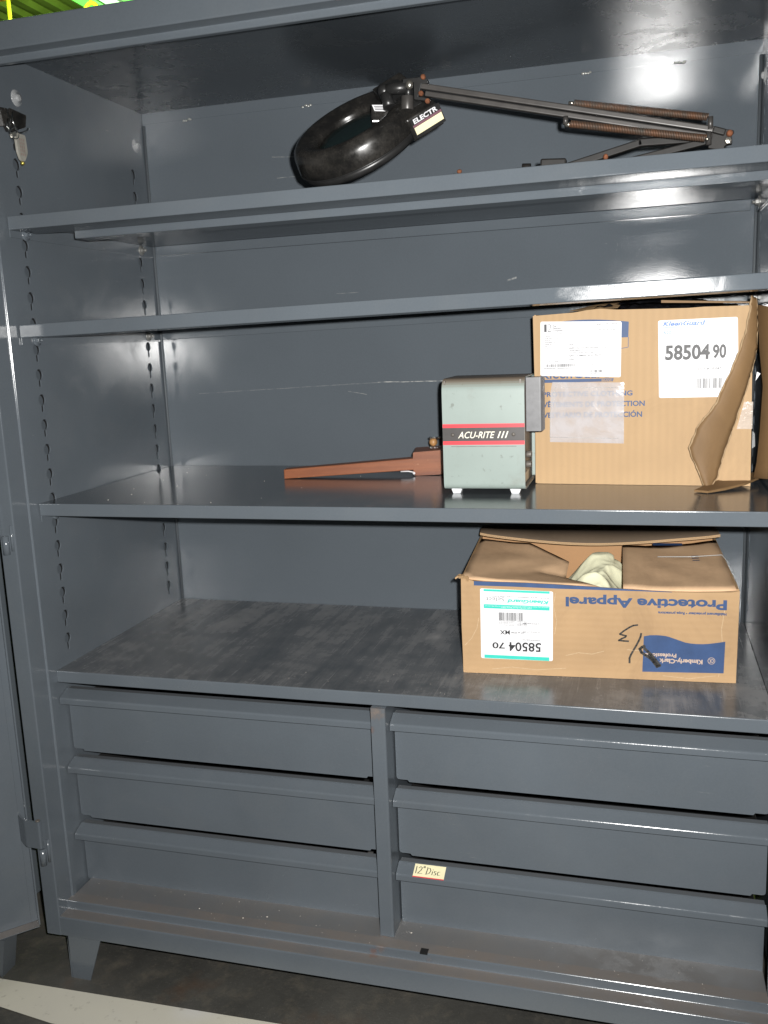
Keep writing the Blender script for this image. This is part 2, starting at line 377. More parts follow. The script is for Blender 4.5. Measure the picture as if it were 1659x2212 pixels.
# ------------------------------------------------------------------ mesh helpers
class MB:
    def __init__(s): s.v = []; s.f = []; s.sm = []
    def add(s, vs, fs, smooth=False):
        o = len(s.v); s.v += [Vector(p) for p in vs]
        for f in fs: s.f.append([i + o for i in f]); s.sm.append(smooth)
        return s
    def box(s, x0, x1, y0, y1, z0, z1):
        return s.add([(x0, y0, z0), (x1, y0, z0), (x1, y1, z0), (x0, y1, z0), (x0, y0, z1), (x1, y0, z1), (x1, y1, z1), (x0, y1, z1)],
              [(0, 3, 2, 1), (4, 5, 6, 7), (0, 1, 5, 4), (1, 2, 6, 5), (2, 3, 7, 6), (3, 0, 4, 7)])
    def prism(s, prof, axis, a0, a1, smooth=False):
        """closed 2D profile extruded along axis ('x': prof=(y,z), 'y': prof=(x,z), 'z': prof=(x,y))"""
        def P(p, a): return {'x': (a, p[0], p[1]), 'y': (p[0], a, p[1]), 'z': (p[0], p[1], a)}[axis]
        n = len(prof); vs = [P(p, a0) for p in prof] + [P(p, a1) for p in prof]
        fs = [[i, (i + 1) % n, (i + 1) % n + n, i + n] for i in range(n)]
        s.add(vs, fs, smooth)
        o = len(s.v) - 2 * n
        s.f.append([o + i for i in range(n)][::-1]); s.sm.append(False)
        s.f.append([o + n + i for i in range(n)]); s.sm.append(False)
        return s
    def tube(s, pts, r, n=10, cap=True, closed=False):
        pts = [Vector(p) for p in pts]; rs = r if isinstance(r, (list, tuple)) else [r] * len(pts)
        t0 = (pts[1] - pts[0]).normalized()
        up = Vector((0, 0, 1)) if abs(t0.z) < 0.9 else Vector((1, 0, 0))
        a = t0.cross(up).normalized(); rings = []
        N = len(pts)
        for i, p in enumerate(pts):
            if closed: t = (pts[(i + 1) % N] - pts[i - 1]).normalized()
            else: t = (pts[min(i + 1, N - 1)] - pts[max(i - 1, 0)]).normalized()
            a = (a - t * a.dot(t)).normalized(); b = t.cross(a)
            rings.append([p + (a * math.cos(2 * math.pi * j / n) + b * math.sin(2 * math.pi * j / n)) * rs[i] for j in range(n)])
        vs = [q for rg in rings for q in rg]; fs = []
        for i in range(N if closed else N - 1):
            i2 = (i + 1) % N
            for j in range(n): fs.append([i * n + j, i * n + (j + 1) % n, i2 * n + (j + 1) % n, i2 * n + j])
        s.add(vs, fs, True)
        if cap and not closed:
            o = len(s.v) - len(vs)
            s.f.append([o + j for j in range(n)][::-1]); s.sm.append(False)
            s.f.append([o + (N - 1) * n + j for j in range(n)]); s.sm.append(False)
        return s
    def lathe(s, prof, o, ax, ex, n=48, closed=False, smooth=True):
        """profile (rho,h) round axis ax through o"""
        o = Vector(o); ax = Vector(ax).normalized(); ex = Vector(ex); ex = (ex - ax * ex.dot(ax)).normalized(); ey = ax.cross(ex)
        k = len(prof); vs = []
        for j in range(n):
            d = ex * math.cos(2 * math.pi * j / n) + ey * math.sin(2 * math.pi * j / n)
            vs += [o + d * p[0] + ax * p[1] for p in prof]
        fs = []
        for j in range(n):
            j2 = (j + 1) % n
            for i in range(k if closed else k - 1):
                i2 = (i + 1) % k
                fs.append([j * k + i, j2 * k + i, j2 * k + i2, j * k + i2])
        return s.add(vs, fs, smooth)
    def ball(s, c, r, n=16, sc=(1, 1, 1)):
        c = Vector(c); prof = [(max(1e-5, math.sin(math.pi * i / 10)) * r, -math.cos(math.pi * i / 10) * r) for i in range(11)]
        o = len(s.v); s.lathe(prof, (0, 0, 0), (0, 0, 1), (1, 0, 0), n)
        for i in range(o, len(s.v)): v = s.v[i]; s.v[i] = Vector((v.x * sc[0], v.y * sc[1], v.z * sc[2])) + c
        return s
    def frame_box(s, o, a, b, n, la, lb, ln):
        """box centred at o on axes a,b,n"""
        o, a, b, n = Vector(o), Vector(a), Vector(b), Vector(n); vs = []
        for k in (-.5, .5):
            for i, j in ((-.5, -.5), (.5, -.5), (.5, .5), (-.5, .5)): vs.append(o + a * la * i + b * lb * j + n * ln * k)
        return s.add(vs, [(0, 3, 2, 1), (4, 5, 6, 7), (0, 1, 5, 4), (1, 2, 6, 5), (2, 3, 7, 6), (3, 0, 4, 7)])
    def sheet(s, poly, y):
        """flat polygon (s,t) facing -y, at local depth y"""
        return s.add([(p[0], y, p[1]) for p in poly], [list(range(len(poly)))])
    def build(s, name, mat, parent=None, bevel=0.0, seg=2, **props):
        me = bpy.data.meshes.new(name)
        me.from_pydata([tuple(v) for v in s.v], [], s.f); me.update()
        bm = bmesh.new(); bm.from_mesh(me)
        for f, sm in zip(bm.faces, s.sm): f.smooth = sm
        bmesh.ops.recalc_face_normals(bm, faces=bm.faces[:]); bm.to_mesh(me); bm.free()
        me.materials.append(mat)
        o = bpy.data.objects.new(name, me); col.objects.link(o)
        if parent: o.parent = parent
        if bevel:
            b = o.modifiers.new('bevel', 'BEVEL'); b.width = bevel; b.segments = seg; b.limit_method = 'ANGLE'; b.angle_limit = R_(40)
            b.harden_normals = False
        for k_, v_ in props.items(): o[k_] = v_
        return o

def fillet(poly, r, seg=7):
    """round every corner of a closed 2D polygon; r may be a list"""
    out = []; n = len(poly)
    for i in range(n):
        p = Vector(poly[i]).to_2d(); a = Vector(poly[i - 1]).to_2d(); b = Vector(poly[(i + 1) % n]).to_2d()
        rr = r[i] if isinstance(r, (list, tuple)) else r
        if rr <= 0: out.append(tuple(p)); continue
        u = (a - p); v = (b - p); lu, lv = u.length, v.length; u.normalize(); v.normalize()
        d = min(rr, lu * .45, lv * .45); p0 = p + u * d; p1 = p + v * d
        for k in range(seg + 1):
            t = k / seg; q = p0 * (1 - t) ** 2 + p * 2 * t * (1 - t) + p1 * t * t; out.append((q.x, q.y))
    return out

def thing(name, label, cat, loc=(0, 0, 0), rotz=0.0, group=None):
    o = bpy.data.objects.new(name, None); col.objects.link(o)
    o.empty_display_size = 0.05
    o.location = loc; o.rotation_euler = (0, 0, rotz); o['label'] = label; o['category'] = cat
    if group: o['group'] = group
    return o
def tag(o, label, cat, group=None):
    o['label'] = label; o['category'] = cat
    if group: o['group'] = group
    return o

_tc = {}
def text_geo(s, shear=0.0, bold=0.0, sp=1.0):
    key = (s, shear, bold, sp)
    if key in _tc: return _tc[key]
    cu = bpy.data.curves.new('t', 'FONT'); cu.body = s; cu.size = 1.0; cu.shear = shear; cu.offset = bold
    cu.resolution_u = 3; cu.space_character = sp; cu.fill_mode = 'FRONT'
    ob = bpy.data.objects.new('t', cu); col.objects.link(ob)
    dg = bpy.context.evaluated_depsgraph_get(); dg.update()
    me = bpy.data.meshes.new_from_object(ob.evaluated_get(dg))
    vs = [(v.co.x, v.co.y) for v in me.vertices]; fs = [list(p.vertices) for p in me.polygons]
    bpy.data.objects.remove(ob); bpy.data.curves.remove(cu); bpy.data.meshes.remove(me)
    _tc[key] = (vs, fs); return vs, fs
def put_text(mb, s, box, y, flip=False, shear=0.0, bold=0.025, slope=0.0, sp=1.0):
    """fit text into box (s0,t0,s1,t1) on a plane facing -y at depth y; flip = upside down"""
    vs, fs = text_geo(s, shear, bold, sp)
    if not vs: return
    x0 = min(v[0] for v in vs); x1 = max(v[0] for v in vs); y0 = min(v[1] for v in vs); y1 = max(v[1] for v in vs)
    s0, t0, s1, t1 = box; out = []
    for vx, vy in vs:
        a = (vx - x0) / (x1 - x0); b = (vy - y0) / (y1 - y0)
        if flip: a, b = 1 - a, 1 - b
        px = s0 + (s1 - s0) * a
        out.append((px, y, t0 + (t1 - t0) * b + slope * (px - s0)))
    mb.add(out, fs)
def rect(s0, t0, s1, t1): return [(s0, t0), (s1, t0), (s1, t1), (s0, t1)]
def rrect(poly, r): return fillet(poly, r, 4)
def barcode(mb, s0, t0, s1, t1, y, seed):
    rnd = random.Random(seed); x = s0
    while x < s1:
        w = rnd.choice((0.0005, 0.0005, 0.0009, 0.0014)); g = rnd.choice((0.0005, 0.0007, 0.0012))
        mb.sheet(rect(x, t0, min(x + w, s1), t1), y); x += w + g

# ------------------------------------------------------------------ ground and roof
fb = MB(); fb.add([(-14, -12, 0), (14, -12, 0), (14, 24, 0), (-14, 24, 0)], [(0, 1, 2, 3)])
floor = fb.build('floor', M['floor']); floor['kind'] = 'structure'
sb = MB()
T = [(-2.5, -0.181, 0.003), (-0.152, -0.1225, 0.003), (0.564, -0.1090, 0.003), (4.0, -0.005, 0.003)]
B = [(-2.5, -0.125, 0.003), (-0.0892, -0.1976, 0.003), (0.0534, -0.2166, 0.003), (4.0, -0.60, 0.003)]
T[0] = (-2.5, -0.19, 0.003); B[0] = (-2.5, -0.235, 0.003)
B = [(-2.5, -0.225, 0.003), (-0.0892, -0.1996, 0.003), (0.0534, -0.2175, 0.003), (4.0, -0.34, 0.003)]
for i in range(3): sb.add([T[i], B[i], B[i + 1], T[i + 1]], [(0, 1, 2, 3)])
stp = sb.build('floor_stripe', M['stripe']); stp['kind'] = 'structure'

# corrugated roof of the hall: ribs run along y
prof = []; x = -13.0; i = 0
while x < 3.0:
    prof += [(x, 5.5), (x + 0.10, 5.5), (x + 0.14, 5.56), (x + 0.24, 5.56)]; x += 0.28
rb = MB(); vs = [(p[0], 3.0, p[1]) for p in prof] + [(p[0], 16.0, p[1]) for p in prof]; n = len(prof)
rb.add(vs, [(i, i + 1, i + 1 + n, i + n) for i in range(n - 1)])
roof = rb.build('hall_roof', M['roof']); roof['kind'] = 'structure'
for (xa, xb_, mm, lab) in [(-5.22, -5.02, 'skylight', 'bright green skylight strip above the cabinet, leftmost of three'),
                           (-4.94, -4.80, 'skylight2', 'pale green skylight strip in the roof between two greener strips'),
                           (-4.70, -4.52, 'skylight', 'bright green skylight strip above the cabinet, rightmost of three')]:
    sk = MB().box(xa, xb_, 4.0, 15.0, 5.44, 5.47).build('skylight_strip', M[mm]); tag(sk, lab, 'skylight', 'skylight strips in the hall roof')
bmo = MB()
bmo.prism([(7.0, 5.02), (7.22, 5.02), (7.22, 5.05), (7.13, 5.05), (7.13, 5.37), (7.22, 5.37), (7.22, 5.40), (7.0, 5.40), (7.0, 5.37), (7.09, 5.37), (7.09, 5.05), (7.0, 5.05)], 'x', -11, -4.98)
tag(bmo.build('roof_beam', M['beam']), 'orange steel beam under the roof above the cabinet corner', 'beam')
tag(MB().tube([(-5.03, 7.05, 5.01), (-5.03, 7.05, 3.2)], 0.022).build('hanging_rod', M['yellow']), 'thin yellow rod hanging from the end of the orange beam', 'rod')
lp = [(-4.42 + 0.10 * math.cos(a), 7.6, 4.86 + 0.16 * math.sin(a)) for a in [2 * math.pi * i / 24 for i in range(24)]]
lr = MB().tube(lp, 0.022, 8, closed=True); lr.tube([(-4.42, 7.6, 5.02), (-4.42, 7.6, 5.5)], 0.015, 8)
tag(lr.build('hanging_loop', M['yellow']), 'yellow hanging loop below the roof right of the orange beam', 'hook')

# ------------------------------------------------------------------ the cabinet
W, Y = 1.48, 0.5815
F, S, S2, S3 = -0.0793, -0.0282, -0.0465, -0.0473
XO = 0.042
ZB, ZL, ZF = 0.1051, 0.1512, 0.1712
ZHS, ZH, ZT, TC = 1.9397, 1.9525, 2.002, 1.9885
ZE, ZC = 0.7043, 1.0811
LIP = 0.027
cab = thing('storage_cabinet', 'large grey steel cabinet standing open with shelves above six drawers', 'cabinet', (0, 0, 0))

# frame: posts, header, base rail
r = 0.0035
post_prof = fillet([(-XO, F), (-0.004, F), (-0.004, S), (0.0, S), (0.0, S + 0.012), (-XO, S + 0.012)], [r, r, 0.002, r, 0, 0], 8)
MB().prism(post_prof, 'z', ZB, ZT - 0.004).build('frame_post', M['paint'], cab)
pp2 = [(W - p[0], p[1]) for p in post_prof][::-1]
MB().prism(pp2, 'z', ZB, ZT - 0.004).build('frame_post', M['paint'], cab)
rail_prof = fillet([(F, ZB), (F, ZL), (S2, ZL), (S2, ZF), (S2 + 0.03, ZF), (S2 + 0.03, ZB)], [0.002, r, 0.002, r, 0, 0], 8)
rl = MB().prism(rail_prof, 'x', -0.0039, W + 0.0039); rl.build('base_rail', M['rail'], cab)
head_prof = fillet([(F - 0.0006, ZT), (F - 0.0006, ZH), (S3, ZH), (S3, ZHS), (S3 + 0.012, ZHS), (S3 + 0.012, ZT)], [r, r, 0.002, r, 0, 0], 8)
MB().prism(head_prof, 'x', -XO - 0.0006, W + XO + 0.0006).build('header_rail', M['frame'], cab)
# base floor
MB().box(0.0, W, S2 + 0.03, Y, ZF - 0.012, ZF - 0.0002).build('cabinet_floor', M['ledge'], cab)
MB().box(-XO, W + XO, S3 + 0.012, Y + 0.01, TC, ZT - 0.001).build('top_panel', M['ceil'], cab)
MB().box(-XO, W + XO, Y, Y + 0.003, ZB, TC).build('back_panel', M['back'], cab)
fl_ = MB().box(0.001, W - 0.001, Y - 0.0022, Y - 0.0002, TC - 0.026, TC)
lap = fl_.build('lap_strip', M['back'], cab)
wl = random.Random(4)
for xx in (0.12, 0.44, 0.785, 1.105, 1.305):
    w_ = MB()
    for q in range(4): w_.ball((xx + 0.006 * q + wl.uniform(-.002, .002), Y - 0.003, TC - 0.027 + wl.uniform(-.002, .002)), 0.0026 + 0.0012 * wl.random(), 8, (1.3, .6, .8))
    w_.build('weld_spot', M['chipmetal'], lap)
for xx, sgn in ((-XO, 1), (W + XO, -1)):
    MB().box(min(xx, xx + sgn * 0.002), max(xx, xx + sgn * 0.002), S + 0.012, Y, ZB, TC).build('outer_side', M['paint'], cab)
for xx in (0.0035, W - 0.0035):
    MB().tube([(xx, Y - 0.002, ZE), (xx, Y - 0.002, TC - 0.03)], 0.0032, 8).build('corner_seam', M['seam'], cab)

# perforated side walls: keyhole slots
KP, KF, KB, K0, K1 = 0.0535, 0.0531, 0.5141, 1.5658, 1.5637
def keyhole(y, z, rr=0.0120, sw=0.0041, bot=0.0275, n=16):
    a0 = math.asin(sw / rr); pts = []
    for i in range(n + 1):
        a = -math.pi / 2 + a0 + (2 * math.pi - 2 * a0) * i / n
        pts.append((y + rr * math.cos(a), z + rr * math.sin(a)))
    pts += [(y - sw, z - bot + sw), (y - sw * .5, z - bot), (y + sw * .5, z - bot), (y + sw, z - bot + sw)]
    return pts
def side_mesh(name):
    bm = bmesh.new()
    def loop(pts):
        v = [bm.verts.new((0, p[0], p[1])) for p in pts]
        return [bm.edges.new((v[i], v[(i + 1) % len(v)])) for i in range(len(v))]
    ed = loop([(S + 0.012, ZE - LIP + 0.002), (Y - 0.001, ZE - LIP + 0.002), (Y - 0.001, TC), (S + 0.012, TC)])
    for k in range(-5, 16):
        z = K0 - k * KP
        if z > ZE + 0.03 and z < 1.86: ed += loop(keyhole(KF, z))
        z = K1 - k * KP
        if z > ZE + 0.03 and z < 1.86: ed += loop(keyhole(KB, z))
    bmesh.ops.triangle_fill(bm, use_beauty=True, use_dissolve=False, edges=ed)
    bmesh.ops.recalc_face_normals(bm, faces=bm.faces[:])
    if bm.faces[:][0].normal.x < 0: bmesh.ops.reverse_faces(bm, faces=bm.faces[:])
    ext = bmesh.ops.extrude_face_region(bm, geom=bm.faces[:])
    for v in [g for g in ext['geom'] if isinstance(g, bmesh.types.BMVert)]: v.co.x -= 0.0032
    bmesh.ops.recalc_face_normals(bm, faces=bm.faces[:])
    me = bpy.data.meshes.new(name); bm.to_mesh(me); bm.free(); me.materials.append(M['wall']); return me
sm_ = side_mesh('side_wall')
left = bpy.data.objects.new('side_wall', sm_); col.objects.link(left); left.parent = cab
right = bpy.data.objects.new('side_wall', sm_); col.objects.link(right); right.parent = cab
right.location = (W, 0, 0); right.scale = (-1, 1, 1)
def plate_mesh():
    pm = MB(); pts = keyhole(0, 0, 0.0127, 0.0043, 0.0280)
    pm.prism(pts, 'x', -0.0012, 0.0)
    o = pm.build('slot_plate', M['plate_']); me_ = o.data; bpy.data.objects.remove(o); return me_
pl_me = plate_mesh()
for o_, xs in ((left, 1), (right, 1)):
    for yy, kz in ((KF, K0), (KB, K1)):
        MB().box(-0.0125, -0.0115, yy - 0.024, yy + 0.024, ZE, 1.9).build('slot_hollow_shade', M['void'], o_)  # black strip put in as the shade of the hollow behind the slots
        for k in range(-5, 16):
            z = kz - k * KP
            if z > ZE + 0.03 and z < 1.86:
                q = bpy.data.objects.new('slot_plate', pl_me); col.objects.link(q); q.parent = o_
                q.location = (-0.0045, yy - 0.0038, z - 0.0022)
# drawer bay liners
MB().box(-0.016, -0.014, S + 0.012, Y, ZF - 0.01, ZE - LIP - 0.001).build('bay_liner', M['wall'], cab)
MB().box(W + 0.014, W + 0.016, S + 0.012, Y, ZF - 0.01, ZE - LIP - 0.001).build('bay_liner', M['wall'], cab)
# plastic plugs on the walls
for (xx, dx, yy, zz) in ((0, 1, 0.0754, 1.9127), (0, 1, 0.5377, 1.9039), (W, -1, 0.525, 1.9039)):
    MB().lathe([(0.0001, 0.008), (0.006, 0.008), (0.0075, 0.005), (0.0075, 0.003), (0.015, 0.0025), (0.0165, 0.0)], (xx, yy, zz), (dx, 0, 0), (0, 0, 1), 20).build('wall_plug', M['clear'], cab)

# legs
def leg(x0, x1, x2, x3, yf, sg):
    m = MB(); t = 0.003
    m.prism([(x0, ZB + 0.004), (x1, 0.0), (x2, 0.0), (x3, ZB + 0.004)], 'y', yf, yf + sg * t)
    m.prism([(yf, ZB + 0.004), (yf, 0.0), (yf + sg * 0.045, 0.0), (yf + sg * 0.085, ZB + 0.004)], 'x', x0 + (0 if x0 < x3 else -t), x0 + (t if x0 < x3 else 0))
    return m.build('leg', M['paint'], cab)
leg(0.0092, 0.0137, 0.0587, 0.0964, F + 0.001, 1)
leg(W - 0.0092, W - 0.0137, W - 0.0587, W - 0.0964, F + 0.001, 1)
leg(0.0092, 0.0137, 0.0587, 0.0964, Y - 0.001, -1)
leg(W - 0.0092, W - 0.0137, W - 0.0587, W - 0.0964, Y - 0.001, -1)

# shelves -------------------------------------------------------------
def hexnut(m, c, ax, rr, h):
    c = Vector(c); ax = Vector(ax); ex = Vector((0, 0, 1)); ey = ax.cross(ex)
    vs = [c + (ex * math.cos(R_(60 * i)) + ey * math.sin(R_(60 * i))) * rr + ax * k for k in (0, h) for i in range(6)]
    m.add(vs, [(i, (i + 1) % 6, (i + 1) % 6 + 6, i + 6) for i in range(6)] + [tuple(range(6, 12))])
def shelf(z0, z1, mtop, x0=0.004, stiff=False):
    """z0/z1: lip top at the left and at x = 1.43"""
    s = (z1 - z0) / 1.43
    xr = W - 0.004
    def lift(o):
        for v in o.data.vertices: v.co.z += z0 + s * v.co.x
        return o
    tops = MB().prism(fillet([(0.0, -LIP), (0.0, 0.0), (Y - 0.004, 0.0), (Y - 0.004, -0.013), (0.09, -0.013), (0.09, -LIP)], [0.0024, 0.0024, 0, 0, 0, 0.002], 8), 'x', x0, xr)
    so = lift(tops.build('shelf', mtop, cab))
    if stiff: lift(MB().prism(fillet([(0.101, -0.0405), (0.101, -0.0305), (0.10, -0.0135), (0.102, -0.0135), (0.15, -0.0135), (0.15, -0.0405)], [0.0015, 0, 0, 0, 0, 0], 3), 'x', x0 + 0.085, xr - 0.005).build('stiffener', M['shelf'], so))
    lift(MB().prism([(Y - 0.016, -0.0365), (Y - 0.016, -0.0132), (Y - 0.0045, -0.0132), (Y - 0.0045, -0.0365)], 'x', x0 + 0.012, xr - 0.012).build('rear_flange', M['shelf'], so, bevel=0.001))
    for xx, d in ((x0 - 0.0025, 1), (xr + 0.0025, -1)):
        lift(MB().box(min(xx, xx + d * 0.002), max(xx, xx + d * 0.002), 0.004, Y - 0.006, -0.0405, -0.0135).build('side_flange', M['shelf'], so))
        for yy, zz in ((KF, -0.032), (KB, -0.026)):
            m = MB().lathe([(0.0001, 0.0025), (0.012, 0.0025), (0.0125, 0.001), (0.0125, 0.0)], (xx + d * 0.002, yy, zz), (d, 0, 0), (0, 0, 1), 18)
            hexnut(m, (xx + d * 0.0045, yy, zz), (d, 0, 0), 0.0068, 0.006)
            m.tube([(xx + d * 0.01, yy, zz), (xx + d * 0.017, yy, zz)], 0.0036, 8)
            lift(m.build('bolt', M['boltgrey'] if yy == KB else M['paint'], so))
    return so
shelf(1.6715, 1.6774, M['shelf'], stiff=True)
shelf(1.4560, 1.4790, M['shelf'])
shelf(ZC, ZC, M['mid'])
# counter over the drawers
ct = MB().prism(fillet([(0.0, ZE - LIP), (0.0, ZE), (Y - 0.003, ZE), (Y - 0.003, ZE - 0.012), (0.012, ZE - 0.012), (0.012, ZE - LIP)], [0.0026, 0.003, 0, 0, 0, 0.0], 8), 'x', 0.0008, W - 0.0008)
ct.build('counter', M['top'], cab)
# centre divider
dv = MB().prism(fillet([(0.729, -0.012), (0.7589, -0.012), (0.7589, 0.52), (0.729, 0.52)], [0.001, 0.005, 0, 0], 4), 'z', ZF + 0.0004, ZE - LIP - 0.0008)
dv.build('divider', M['divider'], cab)

# drawers -------------------------------------------------------------
P = 0.0454
def drawer(xa, xb_, top):
    pitch = 0.1668
    root = None
    bot = top - 0.1530; nb = bot + 0.0042; top = top - 0.0022
    pan = fillet([(xa, nb), (xa + 0.024, nb), (xa + 0.027, bot), (xb_ - 0.027, bot), (xb_ - 0.024, nb), (xb_, nb), (xb_, top), (xa, top)],
                 [0.007, 0.001, 0.001, 0.001, 0.001, 0.007, 0.001, 0.001], 4)
    pn = MB().prism(pan, 'y', P, P + 0.014).build('drawer', M['drawer'], cab)
    db = MB(); b0, b1 = bot + 0.006, top - 0.030
    db.box(xa + 0.012, xa + 0.0135, P + 0.0142, 0.50, b0, b1); db.box(xb_ - 0.0135, xb_ - 0.012, P + 0.0142, 0.50, b0, b1)
    db.box(xa + 0.0137, xb_ - 0.0137, 0.4985, 0.50, b0, b1); db.box(xa + 0.0137, xb_ - 0.0137, P + 0.0142, 0.498, b0, b0 + 0.0015)
    db.build('drawer_box', M['liner'], pn)
    zt_, zb_, zB = top, top - 0.0130, top - 0.0270
    lipp = fillet([(P - 0.0002, zt_), (P - 0.030, zb_), (P - 0.030, zB), (P - 0.0275, zB), (P - 0.0275, zb_ - 0.001), (P - 0.0002, zt_ - 0.003)], [0, 0.004, 0.001, 0.001, 0, 0], 8)
    m = MB().prism(lipp, 'x', xa - 0.0015, xb_ + 0.0015)
    # rounded end plates that close the pull at both ends
    for xx in (xa - 0.0015, xb_ + 0.0003):
        m.prism([(P - 0.0002, zt_ - 0.001), (P - 0.0295, zb_ - 0.0005), (P - 0.0295, zB + 0.003), (P - 0.0002, zB + 0.006)], 'x', xx, xx + 0.0012)
    m.build('pull_lip', M['drawer'], pn)
    return pn
d_ = []
for top in (0.6477, 0.4809, 0.3150):
    drawer(-0.0095, 0.7235, top)
for top in (0.6477, 0.4809, 0.3150):
    d_.append(drawer(0.7615, 1.4795, top))
MB().box(-0.013, 0.728, 0.5025, 0.505, ZF, ZE - 0.03).build('bay_back', M['seam'], cab)
MB().box(0.76, W + 0.013, 0.5025, 0.505, ZF, ZE - 0.03).build('bay_back', M['seam'], cab)
# handwritten paper label on the lowest right pull: lies on the sloping face
def lab_pt(x, t):   # t: 0 upper edge of slope .. 1 lower edge
    return (x, P - 0.0002 - 0.0298 * t - 0.0007, 0.3115 - 0.0130 * t + 0.0013)
lb = MB(); lx0, lx1 = 0.796, 0.862
lb.add([lab_pt(lx0, .05), lab_pt(lx1, .05), lab_pt(lx1, 1.0), lab_pt(lx0, 1.0)], [(0, 1, 2, 3)])
lbo = lb.build('paper_label', M['cream'], d_[2])
ri = MB(); ri.add([lab_pt(lx0, .95), lab_pt(lx1, .95), lab_pt(lx1, 1.02), lab_pt(lx0, 1.02)], [(0, 1, 2, 3)])
for v in ri.v: v += Vector((0, -.0003, .0003))
ri.build('red_edge', M['red'], lbo)
tm = MB()
def strokes(mb, segs, fn, wd):
    for st in segs:
        for a, b in zip(st[:-1], st[1:]):
            pa, pb = Vector(a), Vector(b); dd = (pb - pa)
            if dd.length < 1e-6: continue
            nn = Vector((-dd.y, dd.x)).normalized() * wd; e = dd.normalized() * wd * .6
            mb.add([fn(*(pa - e + nn)), fn(*(pa - e - nn)), fn(*(pb + e - nn)), fn(*(pb + e + nn))], [(0, 1, 2, 3)])
hand = [[(.05, .15), (.05, .85)], [(.13, .3), (.19, .15), (.25, .25), (.22, .5), (.12, .85), (.28, .82)], [(.31, .08), (.30, .25)], [(.35, .08), (.34, .25)],
        [(.45, .2), (.42, .85)], [(.42, .18), (.53, .22), (.57, .45), (.52, .75), (.40, .86)], [(.64, .5), (.63, .84)], [(.645, .32), (.647, .36)],
        [(.77, .48), (.71, .46), (.70, .58), (.76, .66), (.76, .8), (.69, .84)], [(.90, .48), (.84, .48), (.81, .66), (.84, .82), (.91, .8)]]
strokes(tm, [[(a * .9 + .03, b * .85 + .05) for a, b in st] for st in hand], lambda a, b: (Vector(lab_pt(lx0 + (lx1 - lx0) * a, .08 + b * .85)) + Vector((0, -.0004, .0004))), 0.013)
tm.build('lettering', M['ink'], lbo)
# slot in the base rail
MB().box(0.822, 0.838, S2 - 0.0004, S2 + 0.014, ZF - 0.003, ZF + 0.0008).build('rail_hole', simple('hole_black', (0.002, 0.002, 0.002), 0.9), cab)

# left door, swung open ------------------------------------------------
da = Vector((-0.1388 + 0.0834, -0.1145 + 0.0555)).normalized()
door = bpy.data.objects.new('door', None)
ddx, ddy = da.x, da.y
def dpt(l, o, z):   # l along the door from the hinge, o toward its inside (viewer right)
    nx, ny = -ddy, ddx
    return (-0.0834 + ddx * l - nx * o * -1 * 1.0, -0.0555 + ddy * l - ny * o * -1 * 1.0, z)
def dbox(m, l0, l1, o0, o1, z0, z1):
    vs = [dpt(l, o, z) for z in (z0, z1) for l, o in ((l0, o0), (l1, o0), (l1, o1), (l0, o1))]
    m.add(vs, [(0, 3, 2, 1), (4, 5, 6, 7), (0, 1, 5, 4), (1, 2, 6, 5), (2, 3, 7, 6), (3, 0, 4, 7)]); return m
sgn = 1.0 if Vector((-ddy, ddx)).dot(Vector((1, -1))) > 0 else -1.0
dm = MB(); dbox(dm, 0.0, 0.73, -0.004 * sgn, 0.0, 0.115, 1.975)
doorp = dm.build('door', M['paint'], cab, label='open left door of the cabinet')
m = MB(); dbox(m, 0.0, 0.73, 0.0, 0.026 * sgn, 0.113, 0.1145); m.build('door_flange', M['rail'], doorp)
m = MB(); dbox(m, -0.003, 0.0, -0.004 * sgn, 0.018 * sgn, 0.113, 1.975); m.build('door_flange', M['paint'], doorp)
m = MB(); dbox(m, 0.012, 0.0135, 0.0, 0.004 * sgn, 0.118, 1.97); m.build('door_rib', M['paint'], doorp)
# hinges
for zc in (0.352, 1.061):
    h = MB(); xl = -0.0215 if zc < .5 else -0.034
    h.prism(fillet([(xl, F - 0.0105), (xl, F - 0.0010), (xl - 0.010, F - 0.0010), (xl - 0.012, F - 0.0050), (-0.060, F - 0.0040), (-0.088, F + 0.014), (-0.090, F + 0.010), (-0.061, F - 0.0085)], [.005, .002, .002, .003, .002, 0, 0, .004], 5), 'z', zc - 0.031, zc + 0.033)
    ho = h.build('hinge', M['paint'], cab)
    MB().tube([(xl - 0.0055, F - 0.0055, zc + 0.033), (xl - 0.0055, F - 0.0055, zc + 0.0355)], 0.0050, 12).build('hinge_pin', M['unitdark'], ho)
    h = MB()
    h.tube([(-0.0245, F - 0.0040, zc - 0.073), (-0.0245, F - 0.0040, zc - 0.0335)], 0.0070, 16)
    h.tube([(-0.0115, F - 0.0004, zc - 0.066), (-0.0115, F - 0.0004, zc - 0.012)], 0.0030, 10)
    h.build('hinge_leaf', M['paint'], ho)

# ------------------------------------------------------------------ neighbour cabinet beyond the door
nb_ = thing('neighbour_cabinet', 'dark grey cabinet leg and body hidden behind the open left door', 'cabinet', (-0.19, 0.35, 0))
MB().box(-0.55, 0.02, -0.42, 0.2, 0.095, 1.9).build('body', M['paint'], nb_, bevel=0.003)
MB().prism([(-0.05, 0.095), (0.04, 0.0), (0.042, 0.0), (0.06, 0.095)], 'y', -0.465, -0.42).build('leg', M['seam'], nb_)

# ------------------------------------------------------------------ magnifier lamp on the top shelf
lamp = thing('magnifier_lamp', 'black ring magnifier lamp with jointed spring arm lying on the top shelf', 'lamp', (0.735, 0.12, 1.6745))
LO = Vector((0.735, 0.12, 1.6745))
P0 = Vector((0.7050, 0.12, 1.7950)) - LO
